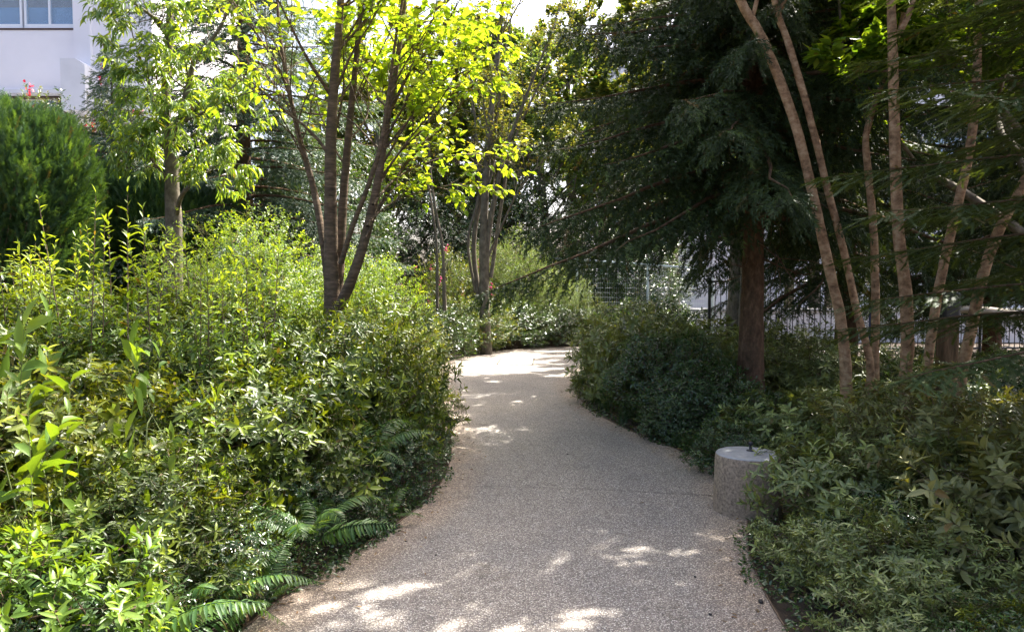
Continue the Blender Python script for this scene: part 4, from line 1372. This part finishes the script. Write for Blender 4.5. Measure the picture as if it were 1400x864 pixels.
b1 = P(1160, 640, 6.0)
crape('smooth tan trunks leaning left in a pair before the dark spruce', (b1[0], 6.0, 0), [
    (np.array([[b1[0], 6.0, -0.1], *stem_poly([(1157, 520, 6.0), (1150, 440, 6.0), (1132, 360, 6.0), (1112, 270, 6.0), (1085, 165, 6.0), (1045, 60, 6.0), (1012, 0, 6.0), (975, -90, 6.0), (950, -220, 6.0)])]), 0.050, 0.028),
    (stem_poly([(1165, 600, 6.1), (1190, 510, 6.1), (1172, 430, 6.1), (1155, 350, 6.1), (1132, 260, 6.1), (1105, 150, 6.1), (1078, 60, 6.15), (1062, 15, 6.2), (1045, -80, 6.2), (1040, -220, 6.2)]), 0.035, 0.019),
    (stem_poly([(1064, 18, 6.2), (1080, -8, 6.2), (1110, -50, 6.2)]), 0.022, 0.012),
    (stem_poly([(1030, 22, 6.0), (1038, -15, 6.0), (1050, -60, 6.0)]), 0.018, 0.010),
], 131, 3.9)
b2_ = P(1197, 640, 6.4)
crape('thin kinked smooth stem between the leaning pair and the upright trunk', (b2_[0], 6.4, 0), [
    (np.array([[b2_[0], 6.4, -0.1], *stem_poly([(1196, 520, 6.4), (1197, 400, 6.4), (1194, 310, 6.4), (1186, 230, 6.4), (1184, 185, 6.4), (1200, 130, 6.4), (1219, 85, 6.4), (1235, 20, 6.4), (1250, -80, 6.4)])]), 0.035, 0.017),
], 132, 3.9)
b3 = P(1245, 660, 5.7)
crape('upright red brown trunk with a forked top, tallest beside the timber post', (b3[0], 5.7, 0), [
    (np.array([[b3[0], 5.7, -0.1], *stem_poly([(1238, 540, 5.7), (1241, 470, 5.7), (1238, 400, 5.7), (1228, 320, 5.7), (1224, 220, 5.7), (1222, 120, 5.7), (1220, 40, 5.7), (1216, -40, 5.7), (1210, -180, 5.7)])]), 0.050, 0.026),
    (stem_poly([(1224, 55, 5.7), (1240, 25, 5.7), (1252, -10, 5.7), (1262, -60, 5.7)]), 0.024, 0.012),
    (stem_poly([(1250, 640, 5.6), (1262, 560, 5.6), (1272, 470, 5.6), (1284, 390, 5.6), (1304, 300, 5.6), (1325, 210, 5.6), (1335, 120, 5.6), (1338, 10, 5.6), (1345, -120, 5.6)]), 0.042, 0.022),
], 133, 3.8)
b4 = P(1315, 640, 5.3)
crape('leaning red brown trunk cut by the right picture edge', (b4[0], 5.3, 0), [
    (np.array([[b4[0], 5.3, -0.1], *stem_poly([(1312, 540, 5.3), (1328, 450, 5.3), (1345, 370, 5.3), (1368, 310, 5.3), (1395, 260, 5.3), (1425, 190, 5.3), (1450, 60, 5.3), (1470, -120, 5.3)])]), 0.042, 0.022),
    (stem_poly([(1285, 650, 5.2), (1278, 600, 5.2), (1290, 560, 5.2), (1306, 520, 5.2)]), 0.04, 0.02),
], 134, 3.8)


# ------------------------------------------------------------------ background broadleaf trees
def back_tree(seed, H, Rc, leaf=0.11, per=9, mat='mid'):
    rng = np.random.default_rng(seed)
    g = Geo()
    pts = np.array([(0, 0, -.1), (0.05, 0, H * .3), (-0.1, 0.1, H * .55), (0, 0, H * .8)])
    trunk_tube(g, pts, [0.16, 0.13, 0.08, 0.03], 10, 30, rng, 0.05, 0.3)
    tm = g.mesh('trunk', M['bark_grey'])
    s, rr = resample(pts, [0.16, 0.13, 0.08, 0.03], 40)
    out, tips = [], []
    for k in range(26):
        i = 10 + int(29 * k / 26)
        az = k * 2.4 + rng.normal(0, .3)
        grow(rng, s[i], np.array([math.cos(az), math.sin(az), 0.5]), Rc * rng.uniform(0.6, 1.0) * (1.1 - 0.4 * k / 26), rr[i] * .4, 3, out, tips, 0.10, 0.3, (3, 4), (0.4, 0.9), (0.45, 0.65))
    g = Geo()
    add_branches(g, [o for o in out if o[1][0] > 0.003], 4)
    bm = g.mesh('branch', M['bark_grey'])
    g = Geo()
    n = twig_leaves(g, tips, per, leaf, 0.5, rng, L4, 0.3, 0.3, 0.2)
    print('back tree leaves', n)
    return [('trunk', tm), ('branch', bm), ('crown', g.mesh('crown', M[mat], True, True))]


bt = [back_tree(201, 8.5, 2.6, 0.12, 20), back_tree(202, 7.5, 2.3, 0.11, 20), back_tree(203, 8.0, 2.9, 0.12, 36)]
GK = 'broadleaf trees of the background'
for k, x, y, rz, sc, mt, lab in (
    (0, -3.6, 20.5, 0.3, (1, 1, 1), 'mid', 'broadleaf tree seen between the stems of the cherry'),
    (1, 1.0, 22.4, 1.3, (1.15, 1.15, 1.25), 'willow', 'pale leaved tree in the sun above the end of the path'),
    (0, 4.6, 26.5, 2.3, (1.1, 1.1, 1.0), 'mid', 'broadleaf tree behind the mesh fence'),
    (1, -7.6, 20.5, 3.0, (1.0, 1.0, 0.8), 'mid', 'broadleaf tree between the blue green spruces'),
    (0, 12.4, 17.5, 5.0, (0.9, 0.9, 0.85), 'fine', 'sunlit yellow green tree behind the right hand trunks'),
    (1, 8.8, 20.5, 0.9, (1.0, 1.0, 0.9), 'mid', 'broadleaf tree over the road behind the railing'),
    (0, -1.2, 22.0, 4.0, (1.0, 1.0, 1.05), 'mid', 'broadleaf tree behind the grey multi stemmed tree'),
    (2, 5.9, 18.6, 2.0, (1.25, 1.25, 1.15), 'willow', 'pale leaved tree placed beyond the railing to shade the far path, in line with the big spruce trunk'),  # placed and made dense for the shade it throws on the far path
    (0, 8.6, 23.0, 1.0, (1.0, 1.0, 1.15), 'glossy', 'dark broadleaf tree behind the leaning smooth trunks'),
    (2, 4.2, 13.9, 0.7, (1.2, 1.2, 1.1), 'mid', 'broadleaf tree added on the inside of the path bend to shade the far path, half hidden by the big spruce'),  # added tree, keeps direct sun off the far stretch of path
    (2, 5.0, 6.8, 3.0, (1.05, 1.05, 0.95), 'fine', 'broadleaf tree added beyond the right picture edge to shade the near path, its twigs reaching in at the top'),  # trunk out of view, added to break up sun flecks on the near path
    (2, -0.3, 24.6, 2.9, (1.2, 1.2, 1.35), 'willow', 'dense grey green tree in the upper gap between grey stems and spruce'),
    (2, 2.9, 23.6, 4.1, (1.1, 1.1, 1.35), 'mid', 'dense tree over the mesh fence left of the big spruce'),
    (2, -4.2, 24.5, 5.1, (1.3, 1.3, 1.35), 'mid', 'dense tree closing the gap behind the cherry crown'),
    (2, 3.75, 11.8, 5.3, (0.95, 0.95, 0.92), 'mid', 'dense broadleaf tree added straight behind the big spruce to shade the path'),  # hidden tree added to block sun from the path before the bend
    (0, 2.2, 27.5, 0.5, (1.5, 1.5, 1.5), 'mid', 'large tree in the far background over the end of the path'),
    (1, -2.0, 28.0, 1.9, (1.6, 1.6, 1.6), 'mid', 'large tree in the far background between cherry and grey tree'),
    (0, 12.5, 30.5, 2.5, (1.4, 1.4, 1.3), 'mid', 'large tree across the road in front of the pale building'),
    (1, 6.5, 29.5, 3.5, (1.3, 1.3, 1.4), 'fine', 'sunlit tree across the road, glimpsed left of the leaning smooth trunks'),
    (1, -5.6, 21.5, 5.0, (1.05, 1.05, 1.15), 'mid', 'taller broadleaf tree left of the cherry stems'),
):
    place_meshes('broadleaf_tree', bt[k], lab, 'tree', (x, y, 0), rz, sc, GK, mats={'crown': mt})


# ------------------------------------------------------------------ ferns, grass, litter
def frond_mesh(seed, L=0.55, npair=27, pl=0.105, pw_=0.20, arch=0.55):
    rng = np.random.default_rng(seed)
    g = Geo()
    t = np.linspace(0, 1, 14)
    x = L * (t * 0.95)
    z = L * (arch * t * 1.25 - arch * 1.15 * t ** 2.2)
    pts = np.stack([x, 0.10 * L * np.sin(t * 2.6) * rng.choice([-1, 1]), z], 1)
    O, A, Nn, Ls = [], [], [], []
    for i in range(npair):
        u = 0.16 + 0.82 * i / npair
        k = u * 13
        j = min(int(k), 12)
        o = pts[j] + (pts[j + 1] - pts[j]) * (k - j)
        ax = unit(pts[j + 1] - pts[j])
        nn = unit(np.cross(ax, [0, 1, 0]))
        nn = nn * (1 if nn[2] > 0 else -1)
        ll = pl * (math.sin(min(1, u * 1.5) * 1.57) ** 0.6) * (1 - u) ** 0.55 * 1.35
        for s in (-1, 1):
            O.append(o)
            A.append(ax * 0.5 + np.array([0, s, -0.30]) + rng.normal(0, 0.11, 3))
            Nn.append(nn + rng.normal(0, 0.12, 3))
            Ls.append(ll * rng.uniform(0.9, 1.1))
    Ls = np.array(Ls)
    stamp(g, leaf8(0.22, 0.03), np.array(O), np.array(A), np.array(Nn), Ls, Ls * pw_, tints(len(O), rng, 0.3, 0.05))
    tubes(g, pts[None], np.linspace(0.003, 0.0008, 14)[None], 4)
    return g.mesh('frond', M['fern'], True, True)


FR = [frond_mesh(301), frond_mesh(302, arch=0.75), frond_mesh(303, arch=0.35)]


def fern(x, y, z, s, n, label, az0=0, spread=6.28, tilt=0.25):
    r = thing('fern', label, 'fern', (x, y, z), 'ferns under the azaleas')
    for k in range(n):
        o = bpy.data.objects.new('frond', FR[k % 3])
        C.objects.link(o)
        o.parent = r
        o.rotation_euler = (R.normal(0, .3), -tilt + R.normal(0, .22), az0 + spread * (k + R.uniform(-.3, .3)) / n)
        q = s * R.uniform(0.8, 1.15)
        o.scale = (q, q, q)
    return r


fern(-1.36, 2.62, 0.14, 0.95, 9, 'large fern beside the glossy shrub in the lower left corner')
fern(-1.02, 3.75, 0.16, 0.85, 8, 'large fern on the path edge below the azaleas')
fern(-0.92, 4.75, 0.36, 0.85, 7, 'fern hanging out of the azaleas towards the path joint')
fern(-1.10, 3.25, 0.05, 0.60, 6, 'small yellow green fern at the very edge of the path')
fern(-1.30, 3.05, 0.12, 0.95, 7, 'fern in the deep shade between its two larger neighbours')
fern(-0.74, 4.45, 0.06, 0.50, 5, 'tiny fern spilling onto the path')
fern(-1.50, 2.25, 0.06, 0.75, 7, 'fern at the bottom edge of the photo, left of the path')

# compound leaved plant lower right
rng = np.random.default_rng(330)
g = Geo()
s = Geo()
r = thing('compound_leaved_plant', 'plant with pale green paired leaflets in the lower right corner', 'plant', (1.80, 2.15, 0))
for k in range(9):
    az = rng.uniform(0, 6.28)
    t = np.linspace(0, 1, 8)
    L_ = rng.uniform(0.3, 0.5)
    pts = np.stack([math.cos(az) * L_ * t, math.sin(az) * L_ * t, 0.42 * t ** .8 - 0.18 * t ** 2], 1)
    s = Geo()
    tubes(s, pts[None], np.linspace(.003, .001, 8)[None], 4)
    s.obj('stem', M['green_twig'], r)
    O, A = [], []
    for i in range(2, 8):
        ax = unit(pts[i] - pts[i - 1])
        sd = unit(np.cross(ax, [0, 0, 1.0]))
        for q in (-1, 1):
            O.append(pts[i]); A.append(ax * .5 + sd * q)
    O.append(pts[-1]); A.append(unit(pts[-1] - pts[-2]))
    stamp(g, L8, np.array(O), np.array(A), np.array([[0, 0, 1.0]]) + rng.normal(0, .15, (len(O), 3)), rng.uniform(.055, .075, len(O)), 0.036, tints(len(O), rng, 0.5, .2))
g.obj('foliage', M['big'], r, True, True)

# lily turf along the right edge
g = Geo()
rng = np.random.default_rng(340)
edge = PR[(PR[:, 1] > 5.9) & (PR[:, 1] < 13.5)]
for k in range(46):
    c = edge[rng.integers(0, len(edge))] + np.array([rng.uniform(0.08, 0.38), 0, 0])
    n = 38
    az = rng.uniform(0, 6.28, n)
    L_ = rng.uniform(0.16, 0.34, n)
    t = np.linspace(0, 1, 6)[None, :]
    hz = L_[:, None] * (0.15 * t + 0.75 * t ** 2) * rng.uniform(0.5, 1.2, (n, 1))
    zz = L_[:, None] * (1.1 * t - 0.65 * t ** 2)
    px_, py_ = c[0] + rng.normal(0, .03, n)[:, None] + np.cos(az)[:, None] * hz, c[1] + rng.normal(0, .03, n)[:, None] + np.sin(az)[:, None] * hz
    w = 0.0045 * (1 - t ** 3) + 0.0004
    sx, sy = -np.sin(az)[:, None] * w, np.cos(az)[:, None] * w
    V = np.stack([np.stack([px_ - sx, py_ - sy, zz], -1), np.stack([px_ + sx, py_ + sy, zz], -1)], 2)
    q = np.array([(2 * i, 2 * i + 1, 2 * i + 3, 2 * i + 2) for i in range(5)])
    Q = (q[None] + (np.arange(n) * 12)[:, None, None]).reshape(-1, 4)
    g.add(V.reshape(-1, 3), None, Q, np.repeat(tints(n, rng, 0.2, 0.03), 12, 0))
tag(g.obj('grass', M['grass'], None, True, True), 'dark strap leaved lily turf along the right path edge', 'grass', kind='stuff')

# small leaved ground cover creeping along both path edges
g = Geo()
rng = np.random.default_rng(350)
for E, sg in ((PL, -1), (PR, 1)):
    e = E[(E[:, 1] > 1.8) & (E[:, 1] < 15.5)]
    n = 9000
    c = e[rng.integers(0, len(e), n)]
    c = c + np.stack([np.zeros(n), rng.uniform(-.08, .08, n), np.zeros(n)], 1)
    wv = 0.05 * np.sin(c[:, 1] * 4.3) + 0.04 * np.sin(c[:, 1] * 9.7 + 1)
    dist = -0.035 + wv.clip(-.03, .1) + np.abs(rng.normal(0, 0.15, n))
    keep_ = np.sin(c[:, 1] * 2.2 + sg) + rng.normal(0, .5, n) > -0.9
    c, dist = c[keep_], dist[keep_]
    n = len(c)
    O = c + np.stack([sg * dist, np.zeros(n), rng.uniform(0.005, 0.09, n) * (0.35 + np.clip(dist, 0, .3) * 4)], 1)
    stamp(g, L8, O, rnd_dirs(n, rng) * [1, 1, .4] + [0, 0, .15], np.array([[0, 0, 1.0]]) + rng.normal(0, .4, (n, 3)), rng.uniform(.016, .038, n), rng.uniform(.010, .020, n), tints(n, rng, .25, .06))
tag(g.obj('ground_cover', M['glossy'], None, True, True), 'small leaved creeping ground cover along the path edges', 'ground cover', kind='stuff')

# leaf litter in the beds
g = Geo()
n = 26000
x = rng.uniform(-5, 6, n)
y = rng.uniform(1.2, 14, n)
lx = np.interp(y, PL[:, 1], PL[:, 0])
rx_ = np.interp(y, PR[:, 1], PR[:, 0])
k = (x < lx - 0.03) | (x > rx_ + 0.03)
x, y = x[k], y[k]
n = len(x)
A = rnd_dirs(n, rng) * [1, 1, 0.25]
stamp(g, L8, np.stack([x, y, rng.uniform(-0.012, 0.012, n)], 1), A, np.array([[0, 0, 1.0]]) + rng.normal(0, .3, (n, 3)), rng.uniform(.03, .07, n), rng.uniform(.012, .03, n), tints(n, rng, .4, .1))
tag(g.obj('leaf_litter', M['litter'], None, True, True), 'brown dead leaves lying under the shrubs', 'leaf litter', kind='stuff')

# seed pods and fallen leaves on the path
def on_path(px, py):
    d = 1.0
    v = P(px, py, 1.0)
    k = CAM_Z / (CAM_Z - v[2])
    return v[0] * k, k


for px, py, s, lab in ((1040, 827, 1.0, 'largest dark seed pod lying near the right path edge'), (971, 844, 0.6, 'small dark pod left of the largest one'),
                       (950, 792, 0.5, 'small dark pod in the middle of the sun flecks'), (596, 762, 0.5, 'tiny dark pod near the left path edge'),
                       (555, 743, 0.5, 'tiny dark pod closest to the ferns'), (776, 623, 0.6, 'dark speck of a pod far up the path'), (628, 631, 0.6, 'dark pod right of the azalea overhang')):
    x, y = on_path(px, py)
    g = Geo()
    lathe(g, [(0.0003, 0), (0.009, 0.002), (0.014, 0.007), (0.012, 0.013), (0.0003, 0.016)], 12)
    o = g.obj('seed_pod', M['gum'])
    o.location = (x, y, 0.012)
    o.scale = (s * 1.25, s * 0.85, s * 0.9)
    o.rotation_euler = (0, 0, R.uniform(0, 3))
    tag(o, lab, 'seed pod', 'seed pods on the path')
fl_ = [(700, 640), (860, 610), (640, 560), (930, 640), (580, 790), (1010, 770), (880, 690), (730, 530), (660, 600), (905, 612), (840, 590), (560, 730), (620, 690)]
g = Geo()
pts = np.array([(*on_path(a + R.normal(0, 6), b_), 0.016) for a, b_ in fl_] + [(np.interp(yy_, PL[:, 1], PL[:, 0]) + abs(R.normal(0, .11)) + .02, yy_, 0.016) for yy_ in R.uniform(2.2, 12, 170)]
               + [(np.interp(yy_, PR[:, 1], PR[:, 0]) - abs(R.normal(0, .11)) - .02, yy_, 0.016) for yy_ in R.uniform(2.2, 12, 170)])
n = len(pts)
stamp(g, L8, pts, rnd_dirs(n) * [1, 1, .1], np.array([[0, 0, 1.0]]) + R.normal(0, .15, (n, 3)), R.uniform(.02, .045, n), R.uniform(.008, .016, n), tints(n, R, .6, .2))
tag(g.obj('fallen_leaves', M['litter'], None, True, True), 'small dry leaves scattered along the path edges', 'fallen leaves', kind='stuff')
print('objects', len(bpy.data.objects), 'tris', sum(len(me.polygons) for me in bpy.data.meshes))
